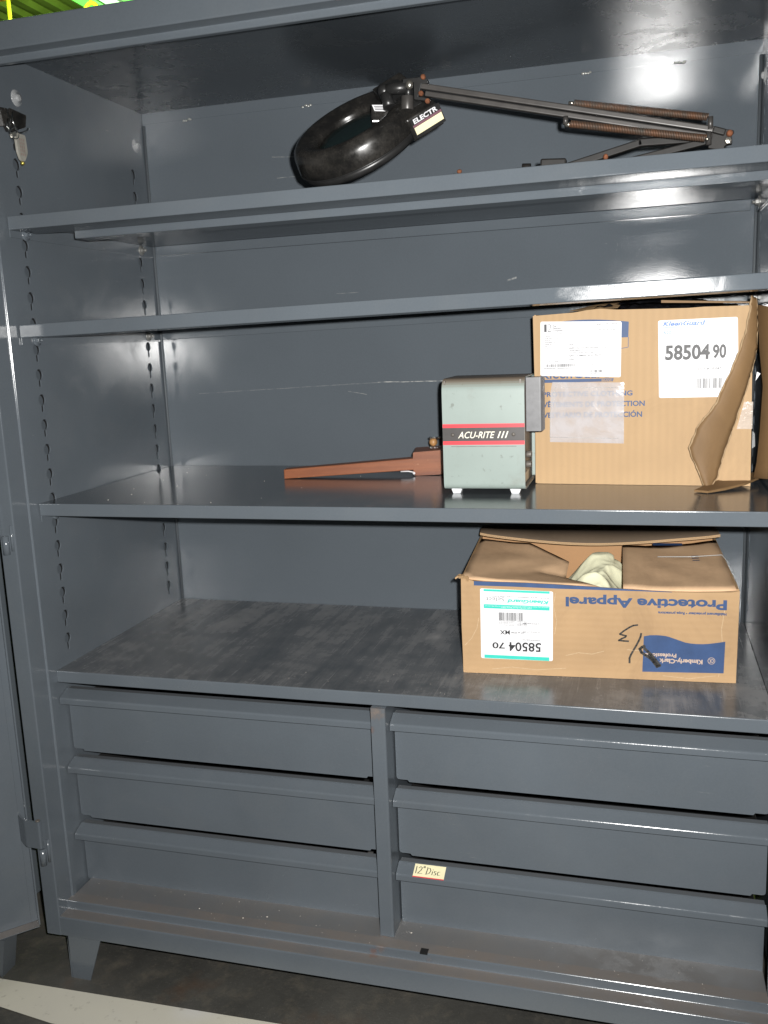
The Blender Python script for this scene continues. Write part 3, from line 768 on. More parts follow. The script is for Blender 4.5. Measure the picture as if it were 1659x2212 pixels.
# measured orientation of the head: long axis rises to the right, shell faces the room and up-left
tilt, ang = R_(52), R_(32)
e1 = (CR * math.cos(ang) + CU * math.sin(ang)).normalized()
mm_ = (-CR * math.sin(ang) + CU * math.cos(ang)).normalized()
nn = (-CF * math.cos(tilt) + mm_ * math.sin(tilt)).normalized()
bb = (-CF * math.sin(tilt) - mm_ * math.cos(tilt)).normalized()
def HP(a, b, h): return P0 + e1 * a + bb * b + nn * h
shell = MB().lathe([(0.128, -0.031), (0.1295, -0.028), (0.1285, -0.016), (0.1265, -0.002), (0.123, 0.007), (0.117, 0.0135), (0.109, 0.017), (0.100, 0.0165),
                    (0.092, 0.013), (0.084, 0.009), (0.077, 0.0055), (0.0735, 0.001), (0.072, -0.031), (0.10, -0.033)], P0, nn, e1, 80, closed=True)
so_ = shell.build('lamp_shade', M['black'], lamp)
MB().lathe([(0.0001, 0.000), (0.03, -0.0005), (0.055, -0.002), (0.0730, -0.005), (0.0730, -0.009), (0.0001, -0.011)], P0, nn, e1, 48).build('lens', M['glass'], lamp)
MB().lathe([(0.125, -0.032), (0.125, -0.042), (0.120, -0.048), (0.106, -0.050), (0.106, -0.032)], P0, nn, e1, 80, closed=True).build('shade_rim', M['blacksatin'], so_)
MB().tube([HP(0.1288 * math.cos(t), 0.1288 * math.sin(t), -0.0305) for t in [2 * math.pi * i / 96 for i in range(96)]], .0012, 6, closed=True).build('rim_bead', M['blacksatin'], so_)
# transformer housing across the right end of the ring
def loft(m, rings):
    n_ = len(rings[0]); vs = [p for rg in rings for p in rg]; fs = []
    for i in range(len(rings) - 1):
        for j in range(n_): fs.append([i * n_ + j, i * n_ + (j + 1) % n_, (i + 1) * n_ + (j + 1) % n_, (i + 1) * n_ + j])
    fs.append(list(range(n_))[::-1]); fs.append([(len(rings) - 1) * n_ + j for j in range(n_)]); m.add(vs, fs); return m
A0, A1, B0, B1 = .074, .138, -.045, .107
hm = MB()
loft(hm, [[HP(A0, B0, -.046), HP(A1, B0, -.046), HP(A1, B1, -.048), HP(A0, B1, -.048)],
          [HP(A0, B0, .030), HP(A1, B0, .030), HP(A1, B1, -.006), HP(A0, B1, -.006)]])
hou = hm.build('housing', M['black'], lamp, bevel=0.003)
m = MB()
loft(m, [[HP(A0 + .008, B0 + .02, .0255), HP(A1 - .014, B0 + .02, .0255), HP(A1 - .014, B1 - .022, -.0005), HP(A0 + .008, B1 - .022, -.0005)],
         [HP(A0 + .012, B0 + .025, .0330), HP(A1 - .030, B0 + .025, .0330), HP(A1 - .030, B1 - .040, .0110), HP(A0 + .010, B1 - .030, .0060)]])
m.build('housing_cap', M['blacksatin'], hou, bevel=0.0012)
m = MB().tube([HP(A0 + .010, B0 + .03, .0345), HP(A0 + .009, B1 - .026, .0075)], .0022, 8); m.tube([HP(A0 + .012, B1 - .028, .0065), HP(A0 + .036, B1 - .05, .0135)], .002, 8)
m.build('cap_rib', M['blacksatin'], hou)
def pf(a, t, o=0.0): return HP(A0 + a, B1 + .0006 + o, -.0085 - t)
pl = MB(); pl.add([pf(.006, 0), pf(.068, 0), pf(.068, .036), pf(.006, .036)], [(0, 1, 2, 3)])
plo = pl.build('name_plate', M['blacksatin'], hou)
w_ = MB(); w_.add([pf(.008, .0165, .0006), pf(.066, .0165, .0006), pf(.066, .0300, .0006), pf(.008, .0300, .0006)], [(0, 1, 2, 3)])
w_.build('plate_band', M['cream'], plo)
w_ = MB(); w_.add([pf(.007, .0118, .0005), pf(.067, .0118, .0005), pf(.067, .0160, .0005), pf(.007, .0160, .0005)], [(0, 1, 2, 3)])
w_.build('plate_line', simple('plum_line', (0.15, 0.07, 0.09)), plo)
vs_, fs_ = text_geo('ELECTR', 0.0, 0.03)
x0 = min(v[0] for v in vs_); x1 = max(v[0] for v in vs_); y0 = min(v[1] for v in vs_); y1 = max(v[1] for v in vs_)
w_ = MB(); w_.add([pf(.011 + .050 * (v[0] - x0) / (x1 - x0), .0106 - .0090 * (v[1] - y0) / (y1 - y0), .0008) for v in vs_], fs_)
w_.build('lettering', M['white'], plo)
# black shoulder of the housing with a small warning sticker
def fc(u, v, d): return HP(.050, .048, .018) + CR * u + CU * v - CF * d
MB().frame_box(fc(.008, -.006, -.012), CR, CU, -CF, .046, .034, .026).build('housing_shoulder', M['black'], hou, bevel=0.003)
st = MB(); st.add([fc(-.0135, .0085, .0016), fc(.0110, .0085, .0016), fc(.0115, -.0035, .0016), fc(-.0085, -.0030, .0016)], [(0, 1, 2, 3)])
sto = st.build('warning_sticker', M['white'], hou)
w_ = MB()
for i in range(3): w_.add([fc(-.0095 + i * .001, .0062 - i * .003, .0020), fc(.0085, .0062 - i * .003, .0020), fc(.0085, .0048 - i * .003, .0020), fc(-.0095 + i * .001, .0048 - i * .003, .0020)], [(0, 1, 2, 3)])
w_.build('lettering', M['greyink'], sto, kind='stuff')
def A(x, y, z): return Vector((x, y, z)) - LO
# knuckle joint between head and arm
j = MB()
j.tube([A(.782, .085, 1.8465), A(.80, .083, 1.8475), A(.826, .08, 1.8455)], [.0095, .0105, .0105], 16)
j.ball(A(.779, .086, 1.8455), .0125, 14)
j.tube([A(.780, .086, 1.843), A(.786, .084, 1.826), A(.789, .082, 1.815)], [.0115, .0105, .012], 14)
j.build('elbow_joint', M['blacksatin'], lamp)
j = MB(); j.tube([A(.8255, .074, 1.829), A(.8245, .074, 1.8055)], .0115, 20); j.build('friction_knob', M['arm'], lamp, bevel=0.0008)
j = MB(); j.tube([A(.826, .08, 1.850), A(.826, .08, 1.827)], .007, 12); j.build('knob_stud', M['blacksatin'], lamp)
j = MB(); j.tube([A(.8275, .098, 1.8130), A(.8430, .108, 1.8000), A(.8580, .112, 1.7850)], .005, 12)
j.tube([A(.8520, .100, 1.8140), A(.8620, .108, 1.7950)], .005, 12); j.build('yoke', M['blacksatin'], lamp)
j = MB(); j.ball(A(.8321, .064, 1.8458), .0072, 14, (1, .8, 1.15)); j.build('pivot_screw', M['steel'], lamp)
j = MB().prism([(.818, 1.8590), (.858, 1.8585), (.8635, 1.854), (.8635, 1.847), (.853, 1.847), (.846, 1.826), (.866, 1.8215), (.866, 1.816), (.838, 1.822), (.838, 1.851), (.818, 1.851)], 'y', .072, .090)
for v in j.v: v -= LO
j.build('arm_bracket', M['blacksatin'], lamp, bevel=0.001)
for q in ((.8576, .068, 1.8566), (.8527, .068, 1.8292), (.8644, .068, 1.815)):
    MB().lathe([(.0001, .006), (.003, .0055), (.0044, .004), (.0046, 0)], A(*q), (0, -1, 0), (1, 0, 0), 14).build('arm_bolt', M['rustbolt'], lamp)
# parallel arm bars
def bar(p, q, hgt, dep, mat, nm):
    p, q = Vector(p), Vector(q); u = (q - p).normalized(); v = Vector((0, 1, 0)); w = u.cross(v) * -1
    return MB().frame_box((p + q) / 2, u, v, w, (q - p).length, dep, hgt).build(nm, mat, lamp, bevel=0.0022, seg=3)
bar(A(.8488, .08, 1.8451), A(1.362, .08, 1.7195), .0100, .012, M['arm'], 'arm_bar')
bar(A(.8578, .08, 1.8310), A(1.352, .08, 1.7098), .0094, .012, M['arm'], 'arm_bar')
# springs
def spring(p, q, rr, wr, turns, nm):
    p, q = Vector(p), Vector(q); u = (q - p).normalized(); a = u.cross(Vector((0, 0, 1))).normalized(); b = u.cross(a); pts = []
    per = 7; n_ = turns * per
    for i in range(n_ + 1):
        t = i / n_; an = 2 * math.pi * i / per
        pts.append(p + (q - p) * t + a * rr * math.cos(an) + b * rr * math.sin(an))
    return MB().tube(pts, wr, 5).build(nm, M['spring'], lamp)
spring(A(1.120, .098, 1.7920), A(1.345, .098, 1.7465), .0058, .00125, 84, 'spring')
spring(A(1.1165, .063, 1.7510), A(1.3405, .063, 1.7060), .0058, .00125, 84, 'spring')
for p, q in ((A(1.3478, .075, 1.7420), A(1.3482, .075, 1.7220)), (A(1.3454, .07, 1.7175), A(1.3459, .07, 1.6960)), (A(1.1089, .068, 1.7650), A(1.1089, .068, 1.7515))):
    MB().tube([p, q], .0045, 12).build('spring_post', M['arm'], lamp)
MB().tube([A(1.1089, .068, 1.7505), A(1.1125, .065, 1.7500), A(1.1175, .063, 1.7505)], .0035, 10).build('spring_hook', M['steel'], lamp)
MB().tube([A(1.112, .10, 1.7935), A(1.121, .098, 1.7918)], .003, 8).build('spring_hook', M['steel'], lamp)
MB().tube([A(1.3405, .063, 1.7060), A(1.3455, .065, 1.7035)], .003, 8).build('spring_hook', M['steel'], lamp)
# end bracket and the folded lower arm
eb = MB().prism([(1.346, 1.7285), (1.386, 1.7185), (1.387, 1.7145), (1.383, 1.7135), (1.3845, 1.6975), (1.376, 1.6965), (1.372, 1.694), (1.3725, 1.676), (1.362, 1.676), (1.361, 1.690), (1.346, 1.6935)], 'y', .083, .098)
for v in eb.v: v -= LO
eb.build('end_bracket', M['armdark'], lamp, bevel=0.001)
bar(A(1.3522, .076, 1.7215), A(1.372, .076, 1.7145), .0105, .010, M['armdark'], 'arm_bar')
MB().lathe([(.0001, .009), (.0035, .008), (.0052, .005), (.0055, 0)], A(1.379, .076, 1.7125), (0, -1, 0), (1, 0, 0), 14).build('end_bolt', M['rustbolt'], lamp)
MB().lathe([(.0001, .010), (.005, .009), (.0055, 0)], A(1.3765, .076, 1.7005), (0, -1, 0), (1, 0, 0), 6, smooth=False).build('end_bolt', M['steel'], lamp)
bar(A(1.3700, .122, 1.7165), A(1.2300, .122, 1.7195), .013, .012, M['armdark'], 'lower_arm_bar')
bar(A(1.2380, .122, 1.7200), A(1.0800, .122, 1.6840), .0125, .012, M['armdark'], 'lower_arm_bar')
bar(A(1.3500, .108, 1.7100), A(1.2000, .108, 1.6850), .0115, .012, M['armdark'], 'lower_arm_bar')
MB().frame_box(A(1.083, .118, 1.6950), (1, 0, -.06), (0, 1, 0), (.06, 0, 1), .046, .02, .020).build('arm_clamp', M['armdark'], lamp, bevel=0.003)
MB().tube([A(1.045, .09, 1.6880), A(1.030, .09, 1.6890)], .0085, 12).build('arm_clamp', M['armdark'], lamp)
MB().ball(A(1.1760, .095, 1.6965), .0045, 10, (1, 1, 1.2)).build('arm_bolt', M['rustbolt'], lamp)
MB().ball(A(0.9150, .09, 1.6935), .0040, 10, (1.2, 1, 1)).build('arm_bolt', M['rustbolt'], lamp)

# ------------------------------------------------------------------ binder clip with key tag on the wall
kc = thing('binder_clip', 'black binder clip with bright wire handles at the upper left wall', 'clip', (0.0, 0.02, 1.84))
def K(x, y, z): return (x, y - 0.02, z - 1.84)
m = MB(); loft(m, [[Vector(K(.028, .012, 1.878)), Vector(K(.034, .056, 1.872)), Vector(K(.034, .050, 1.848)), Vector(K(.030, .016, 1.834)), Vector(K(.029, .004, 1.850))],
                   [Vector(K(.006, .022, 1.876)), Vector(K(.008, .054, 1.872)), Vector(K(.008, .050, 1.848)), Vector(K(.006, .022, 1.836)), Vector(K(.006, .012, 1.850))]])
m.build('clip_body', M['black'], kc, bevel=0.001)
m = MB(); loft(m, [[Vector(K(.031, -.022, 1.872)), Vector(K(.031, .001, 1.874)), Vector(K(.031, .0015, 1.846)), Vector(K(.031, -.014, 1.838))],
                   [Vector(K(.014, -.022, 1.872)), Vector(K(.014, .001, 1.874)), Vector(K(.014, .0015, 1.846)), Vector(K(.014, -.014, 1.838))]])
m.build('clip_side', M['black'], kc, bevel=0.001)
m = MB()
for pts in ([K(.036, .010, 1.868), K(.038, .002, 1.854), K(.038, .012, 1.838), K(.038, .018, 1.830)],
            [K(.037, .052, 1.846), K(.039, .046, 1.840), K(.039, .030, 1.834), K(.038, .018, 1.830)],
            [K(.034, -.006, 1.866), K(.037, -.002, 1.852), K(.037, -.010, 1.836), K(.036, -.004, 1.824)],
            [K(.036, -.008, 1.852), K(.038, -.016, 1.838), K(.037, -.008, 1.826)]):
    m.tube(pts, .0014, 8)
rg = [K(.036, .008 + .013 * math.cos(t), 1.828 + .010 * math.sin(t)) for t in [2 * math.pi * i / 20 for i in range(20)]]
m.tube(rg, .0012, 8, closed=True)
m.build('wire_handle', M['chrome'], kc)
m = MB(); m.prism([(-.004, 1.826), (.010, 1.832), (.012, 1.824), (-.002, 1.818)], 'x', .034, .038)
for v in m.v: v.y -= .02; v.z -= 1.84
m.build('key_head', M['steel'], kc)
kt = thing('key_tag', 'cloudy plastic key tag hanging below the binder clip', 'key tag', (0.034, 0.026, 1.80))
tp = fillet([(-.016, .030), (.016, .031), (.0185, -.004), (.006, -.022), (-.006, -.0215), (-.013, -.006)], .006, 4)
m = MB().prism(tp, 'x', -.0025, .0025); m.build('tag_body', M['tag'], kt, bevel=0.0006)
m = MB()
for i, xx in enumerate((-.006, 0.0, .006)):
    for q in range(5): m.add([(.0030, xx, .022 - q * .007), (.0030, xx + .003, .022 - q * .007), (.0030, xx + .003, .017 - q * .007), (.0030, xx + .0004, .017 - q * .007)], [(0, 1, 2, 3)])
m.build('tag_print', simple('reddish_print', (0.22, 0.15, 0.13)), kt)
MB().ball((0, .001, -.025), .0042, 10).build('tag_bead', M['brass'], kt)

# ------------------------------------------------------------------ readout unit
ru = thing('readout_unit', 'pale green metal instrument box with a red striped black nameplate', 'instrument box', (0.857, 0.15, ZC))
UW, UD, UB, UT = 0.1645, 0.175, 0.0105, 0.233
shell = fillet([(0.0, UB), (0.0, UT), (UD, UT), (UD, UB)], [.013, .030, .018, .004], 8)
body = MB()
sh_in = fillet([(0.0022, UB + .0022), (0.0022, UT - .0022), (UD - .001, UT - .0022), (UD - .001, UB + .0022)], [.011, .028, .016, .003], 8)
n_ = len(shell)
vs = [(0.0, p[0], p[1]) for p in shell] + [(UW, p[0], p[1]) for p in shell] + [(0.0, p[0], p[1]) for p in sh_in] + [(UW, p[0], p[1]) for p in sh_in]
fs = []
for i in range(n_):
    k2 = (i + 1) % n_
    fs += [[i, k2, n_ + k2, n_ + i], [2 * n_ + i, 2 * n_ + k2, 3 * n_ + k2, 3 * n_ + i], [i, k2, 2 * n_ + k2, 2 * n_ + i], [n_ + i, n_ + k2, 3 * n_ + k2, 3 * n_ + i]]
body.add(vs, fs, True)
bo = body.build('housing', M['unit'], ru)
mdd = bo.modifiers.new('split', 'EDGE_SPLIT'); mdd.split_angle = R_(40)
MB().box(UW - .010, UW - .006, .004, UD - .004, UB + .003, UT - .004).build('side_panel', M['unitdark'], ru)
MB().box(.004, .007, .004, UD - .004, UB + .003, UT - .004).build('side_panel', M['unitdark'], ru)
for zz, yy in ((.0725, .075), (.0525, .072)):
    m = MB(); m.tube([(UW - .006, yy, zz), (UW + .0045, yy, zz)], .0072, 16); ko = m.build('socket', M['unitdark'], ru, bevel=0.0008)
    MB().tube([(UW + .0046, yy, zz), (UW + .0052, yy, zz)], .0045, 12).build('socket_hole', M['ink'], ko)
m = MB().box(UW - .006, UW - .0052, .035, .10, .018, .038); m.build('side_plate', M['chipmetal'], ru)
MB().box(UW - .004, UW + .0005, .012, UD - .01, UB + .0024, UB + .006).build('bottom_flange', M['unitdark'], ru)
# stripe and nameplate
z1_, z2_ = .1013, .1432
MB().box(0.0004, UW - .0004, -.0006, .0004, z1_, z2_).build('red_stripe', M['red'], ru)
npo = MB().box(0.0004, UW - .0004, -.0014, -.0007, z1_ + .0078, z2_ - .0075); npo = npo.build('name_plate', M['plate'], ru)
tm = MB(); put_text(tm, 'III', (.1105, .1146, .1330, .1280), -.0019, shear=.32, bold=.008, sp=1.15); tm.build('lettering', M['silver'], npo)
tm = MB(); put_text(tm, 'ACU-RITE', (.0315, .1146, .1060, .1280), -.0019, shear=.32, bold=.008)
tm.build('lettering', M['silver'], npo)
for xx in (.0205, .1425):
    MB().lathe([(.0001, .0018), (.0022, .0016), (.0036, .0008), (.0038, 0)], (xx, -.0014, .1215), (0, -1, 0), (1, 0, 0), 14).build('screw', M['unitdark'], npo)
MB().box(.017, .148, -.0006, .0003, .0975, .0985).build('seam_line', M['unitdark'], ru)
for xx, yy in ((.011, .016), (.131, .016), (.011, .14), (.131, .14)):
    m = MB(); x2 = xx + .023
    m.prism([(xx, UB + .0004), (x2, UB + .0004), (x2 - .004, 0.0), (xx + .004, 0.0)], 'y', yy, yy + .018); m.build('foot', M['rubber'], ru, bevel=0.0008)
br = MB().prism(fillet([(UW + .0006, .018), (UW + .0300, .018), (UW + .0335, .024), (UW + .0335, .060), (UW + .0006, .060)], [.001, .002, .002, .001, .001], 3), 'z', .1255, .2310)
br.build('side_bracket', M['bracketgrey'], ru)

# ------------------------------------------------------------------ wooden handled tool behind the unit
wt = thing('wooden_handle', 'reddish brown wooden bar with square end block beside the pale green box', 'wooden tool', (0.4274, 0.3469, ZC), math.atan2(.403 - .3469, .73 - .4274))
Lw = math.hypot(.403 - .3469, .73 - .4274)
def barm(x0, x1, h0, h1, t0, t1, d0, d1, nm, mat, bev):
    m = MB(); loft(m, [[Vector((x0, 0, h0)), Vector((x0, d0, h0)), Vector((x0, d0, t0)), Vector((x0, 0, t0))], [Vector((x1, 0, h1)), Vector((x1, d1, h1)), Vector((x1, d1, t1)), Vector((x1, 0, t1))]])
    return m.build(nm, mat, wt, bevel=bev)
barm(0.0, Lw + .002, .0004, .0135, .0225, .0410, .034, .036, 'handle', M['wood'], .0015)
m = MB().prism(fillet([(Lw, .0045), (Lw + .006, .0004), (Lw + .098, .003), (Lw + .098, .0605), (Lw, .0555)], [.003, .003, .003, .003, .003], 3), 'y', -.004, .092)
m.build('end_block', M['wood'], wt)
bc = Vector((Lw + .047, .028, .0745))
MB().ball(bc, .0098, 20).build('bead', M['bead'], wt)
MB().tube([bc - Vector((0, 0, .017)), bc + Vector((0, 0, .012))], .0022, 8).build('bead_pin', M['steel'], wt)
m = MB()
for z_, ph in ((.0105, .3), (-.0125, 1.2)):
    for i in range(11):
        a = ph + 2 * math.pi * i / 11
        m.ball(bc + Vector((.004 + .0125 * math.cos(a), .010 * math.sin(a) - .002, z_ + .001 * math.sin(3 * a))), .0016 + .0006 * (i % 2), 8)
    m.tube([bc + Vector((.004 + .0125 * math.cos(t), .010 * math.sin(t) - .002, z_)) for t in [2 * math.pi * i / 18 for i in range(18)]], .0007, 6, closed=True)
m.build('bead_chain', M['chrome'], wt)
MB().tube([(Lw - .030, -.001, .0108), (Lw - .012, -.002, .0112), (Lw + .001, -.002, .0085)], .0016, 8).build('white_cord', M['white'], wt)
MB().ball((Lw + .0012, -.0035, .0065), .0034, 8, (1, .7, 1)).build('white_cord', M['white'], wt)

# ------------------------------------------------------------------ upper carton
c1 = thing('upper_carton', 'tall brown carton with torn side flaps and two white labels on the middle shelf', 'carton', (1.028, 0.2929, ZC + .0006), R_(-3.39))
def panel(name, poly, y, t, mat, parent, axis='y'):
    return MB().prism(poly, axis, y, y + t).build(name, mat, parent)
W1, H1 = .4239, .3510
top1 = [(.4180, H1), (.33, .3526), (.30, .3516), (.25, .3528), (.1638, .3550), (.1307, .3585), (.1026, .3565), (.0777, .3532), (.03, .3515), (-.0050, .3502)]
fr1 = panel('front_panel', [(.0012, 0.0), (.20, -.0002), (W1, 0.0)] + top1, 0.0, .004, M['card1'], c1)
MB().box(-.0030, .0010, .0042, .255, .0005, .352).build('side_panel', M['card1'], c1)
MB().box(.001, W1 - .004, .251, .255, .0005, .350).build('rear_panel', M['card1'], c1)
MB().box(.002, W1 - .006, .006, .250, .0006, .004).build('bottom_panel', M['cardin'], c1)
# lifted top flaps
m = MB(); loft(m, [[Vector(p) for p in ((.070, .002, .3560), (.165, .002, .3580), (.165, .006, .3595), (.070, .006, .3575))], [Vector(p) for p in ((.110, .060, .3660), (.172, .060, .3720), (.172, .062, .3735), (.110, .062, .3675))]])
m.build('top_flap', M['card1'], c1)
m = MB(); loft(m, [[Vector(p) for p in ((.249, -.004, .3640), (.249, .060, .3665), (.249, .060, .3710), (.249, -.004, .3690))], [Vector(p) for p in ((.412, .002, .3556), (.412, .060, .3580), (.412, .060, .3605), (.412, .002, .3580))]])
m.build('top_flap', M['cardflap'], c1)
# big torn flap folded back over the front
FLp = [(.4131, .3686), (.4121, .3459), (.4080, .3178), (.4014, .2861), (.3881, .2470), (.3721, .2075), (.3558, .1675), (.3372, .1418), (.3218, .1195), (.3075, .0789), (.3217, .0457), (.3406, .0006)]
FRp = [(.4214, .3634), (.4246, .3331), (.4258, .3064), (.4262, .2706), (.4190, .2350), (.4153, .2130), (.4037, .1711), (.3919, .1305), (.3815, .0988), (.3678, .0534), (.3606, .0209), (.3487, .0006)]
yl = [-.012, -.018, -.022, -.026, -.030, -.032, -.033, -.034, -.035, -.036, -.036, -.038]
yr = [-.004, -.006, -.008, -.010, -.011, -.012, -.013, -.014, -.016, -.020, -.026, -.036]
rj = random.Random(5); rows = []
NS = 48
def lerp_list(l, t):
    x = t * (len(l) - 1); i = min(int(x), len(l) - 2); f = x - i
    a, b = l[i], l[i + 1]
    return tuple(p * (1 - f) + q * f for p, q in zip(a, b)) if isinstance(a, tuple) else a * (1 - f) + b * f
m = MB(); NC = 6; grid = []
for i in range(NS + 1):
    t = i / NS; a = lerp_list(FLp, t); b = lerp_list(FRp, t); ya = lerp_list(yl, t); yb = lerp_list(yr, t); row = []
    ja = rj.uniform(-.0012, .0012); jb = rj.uniform(-.0010, .0010)
    for c in range(NC + 1):
        f = c / NC; bulge = -.005 * math.sin(math.pi * f) * min(1, 3 * t)
        row.append(Vector((a[0] * (1 - f) + b[0] * f + ja * (1 - f) + jb * f, ya * (1 - f) + yb * f + bulge, a[1] * (1 - f) + b[1] * f)))
    grid.append(row)
vs = [p for row in grid for p in row]; fs = []
for i in range(NS):
    for c in range(NC): fs.append([i * (NC + 1) + c, i * (NC + 1) + c + 1, (i + 1) * (NC + 1) + c + 1, (i + 1) * (NC + 1) + c])
m.add(vs, fs, True)
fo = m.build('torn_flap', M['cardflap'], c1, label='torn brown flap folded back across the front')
sd = fo.modifiers.new('thick', 'SOLIDIFY'); sd.thickness = .0035; sd.offset = 0
# strip of frayed edge along both torn borders
m = MB()
for side in (0, NC):
    m.tube([grid[i][side] + Vector((0, -.0004, 0)) for i in range(NS + 1)], [.0017 + rj.uniform(-.0004, .0006) for i in range(NS + 1)], 6)
m.build('frayed_edge', M['cardedge'], fo)
# second flap beyond the right edge, opened wide
m = MB(); P2 = [(.4274, .0174), (.4325, .0479), (.4354, .0932), (.4388, .1970), (.4300, .2700), (.4242, .3512)]
vs = []
for (s_, h_) in P2: vs += [(s_ + .002, -.002, h_), (s_ + .10 - abs(h_ - .15) * .12, -.050, h_ * .95)]
m.add(vs, [(2 * i, 2 * i + 1, 2 * i + 3, 2 * i + 2) for i in range(len(P2) - 1)], True)
f2 = m.build('side_flap', M['cardflap'], c1); sd = f2.modifiers.new('thick', 'SOLIDIFY'); sd.thickness = .004; sd.offset = 0
# flap lying on the shelf
def loc1(x, y):
    d = Vector((x - 1.028, y - .2929)); a = R_(3.39); return (d.x * math.cos(a) - d.y * math.sin(a), d.x * math.sin(a) + d.y * math.cos(a))
bf = [loc1(*p) for p in [(1.3421, .1930), (1.3660, .1780), (1.4000, .2060), (1.4387, .2442), (1.4700, .2950), (1.4760, .36), (1.4548, .3355), (1.4100, .2900), (1.3758, .2542), (1.3560, .2200)]]
zz_ = [.0008, .0008, .002, .006, .010, .012, .012, .010, .006, .002]
m = MB(); m.add([(p[0], p[1], z) for p, z in zip(bf, zz_)] + [(p[0], p[1], z + .0042) for p, z in zip(bf, zz_)],
      [list(range(10)), list(range(10, 20))] + [[i, (i + 1) % 10, (i + 1) % 10 + 10, i + 10] for i in range(10)])
m.build('bottom_flap', M['cardflap'], c1)
# tape with a crinkled shine
MB().sheet([(.395, .1140), (.4237, .1138), (.4237, .1669), (.4075, .1672)], -.0008).build('tape', M['tape'], c1)
MB().sheet([(.4242, .075), (.4300, .080), (.4285, .105), (.4242, .110)], -.0004).build('tape', M['clear'], c1)
m = MB().sheet([(.4262, .208), (.4345, .2215), (.4280, .2250)], -.0105); m.build('paper_scrap', M['white'], c1)
# blue print on the carton
m = MB()
arc = [(.012 + (.1873 - .012) * i / 16, .3290 + .0092 * math.sin(math.pi * min(1, (i / 16) * .85 + .1))) for i in range(17)]
m.sheet([(.012, .300)] + [(.1867, .2998)] + arc[::-1], -.0005)
m.sheet([(.0105, .2774), (.0130, .2774), (.0130, .300), (.0105, .300)], -.0005)
m.sheet([(.1862, .2804), (.1873, .2806), (.1873, .2998), (.1862, .2998)], -.0005)
m.sheet([(.0105, .2757), (.1500, .2740), (.1868, .2796), (.1868, .2807), (.1500, .2752), (.0105, .2769)], -.0005)
m.sheet([(.0090, .2126), (.1570, .2126), (.1588, .2188), (.0090, .2191)], -.0005)
put_text(m, 'KleenGuard', (.0105, .2205, .1500, .2410), -.0005, bold=.02)
m.build('blue_print', M['blueprint'], fr1)
m = MB()
put_text(m, 'PROTECTIVE CLOTHING', (.0141, .1832, .1960, .1936), -.0005, bold=.03)
put_text(m, 'VÊTEMENTS DE PROTECTION', (.0139, .1617, .2202, .1755), -.0005, bold=.03)
put_text(m, 'VESTUARIO DE PROTECCIÓN', (.0147, .1396, .2152, .1537), -.0005, bold=.03)
m.build('lettering', M['blueprint'], fr1)
m = MB(); put_text(m, 'BRAND', (.1348, .2132, .1560, .2176), -.0009, bold=.008); m.build('lettering', M['card1'], fr1)
# shipping label
lb = MB().sheet(rrect([(.0107, .3381), (.0098, .2275), (.1726, .2206), (.1735, .3318)], .004), -.0014).build('shipping_label', M['white'], c1)
m = MB(); y_ = -.0018
m.sheet(rect(.0185, .3165, .0235, .3320), y_); put_text(m, '2', (.0255, .3168, .0335, .3318), y_, bold=-.02)
m.build('logo_mark', M['greyink'], lb)
m = MB()
put_text(m, 'The', (.0362, .3255, .0430, .3295), y_); put_text(m, 'Diamond', (.0362, .3212, .0520, .3250), y_); put_text(m, 'Companies', (.0362, .3160, .0560, .3205), y_)
for i, (s, w) in enumerate([('Corporation Diamond Medical', .040), ('Center', .012), ('5700 East La Palma', .033), ('Avenue', .012), ('ANAHEIM  CA', .022), ('92806-2813', .018), ('USA', .006), ('(714) 970-1000', .025)]):
    put_text(m, s, (.0190, .3108 - i * .0041, .0190 + w, .3128 - i * .0041), y_)
put_text(m, 'SHIP DATE 110410', (.1238, .3262, .1649, .3292), y_); put_text(m, 'PACKAGE COUNT', (.1291, .3150, .1632, .3180), y_)
put_text(m, 'SHIP TO', (.0695, .2885, .0870, .2912), y_)
put_text(m, 'EMRT San Onofre Nuclear Warehouse', (.0695, .2808, .1556, .2836), y_); put_text(m, '14300 MESA ROAD', (.0695, .2762, .1080, .2788), y_)
put_text(m, 'Serge / Pain Storage', (.0695, .2712, .1200, .2740), y_)
put_text(m, 'CONTRACT / ORDER', (.0205, .2545, .0480, .2566), y_); put_text(m, '4500500401-0000000000', (.0170, .2408, .0720, .2430), y_)
put_text(m, 'PACKAGE ID', (.1040, .2460, .1220, .2482), y_); put_text(m, '(AN875)', (.1125, .2282, .1300, .2306), y_)
m.build('lettering', M['paleink'], lb, kind='stuff')
m = MB()
put_text(m, '1', (.1344, .3050, .1358, .3090), y_, bold=.01); put_text(m, '2', (.1592, .3042, .1616, .3084), y_, bold=.01); put_text(m, 'OF', (.1430, .3072, .1474, .3092), y_)
put_text(m, 'SAN CLEMENTECA  92672', (.0695, .2650, .1346, .2682), y_); put_text(m, 'USA', (.0695, .2580, .0790, .2612), y_)
barcode(m, .0211, .2446, .0847, .2506, y_, 3); barcode(m, .1125, .2315, .1356, .2372, y_, 5)
m.build('lettering', M['greyink'], lb, kind='stuff')
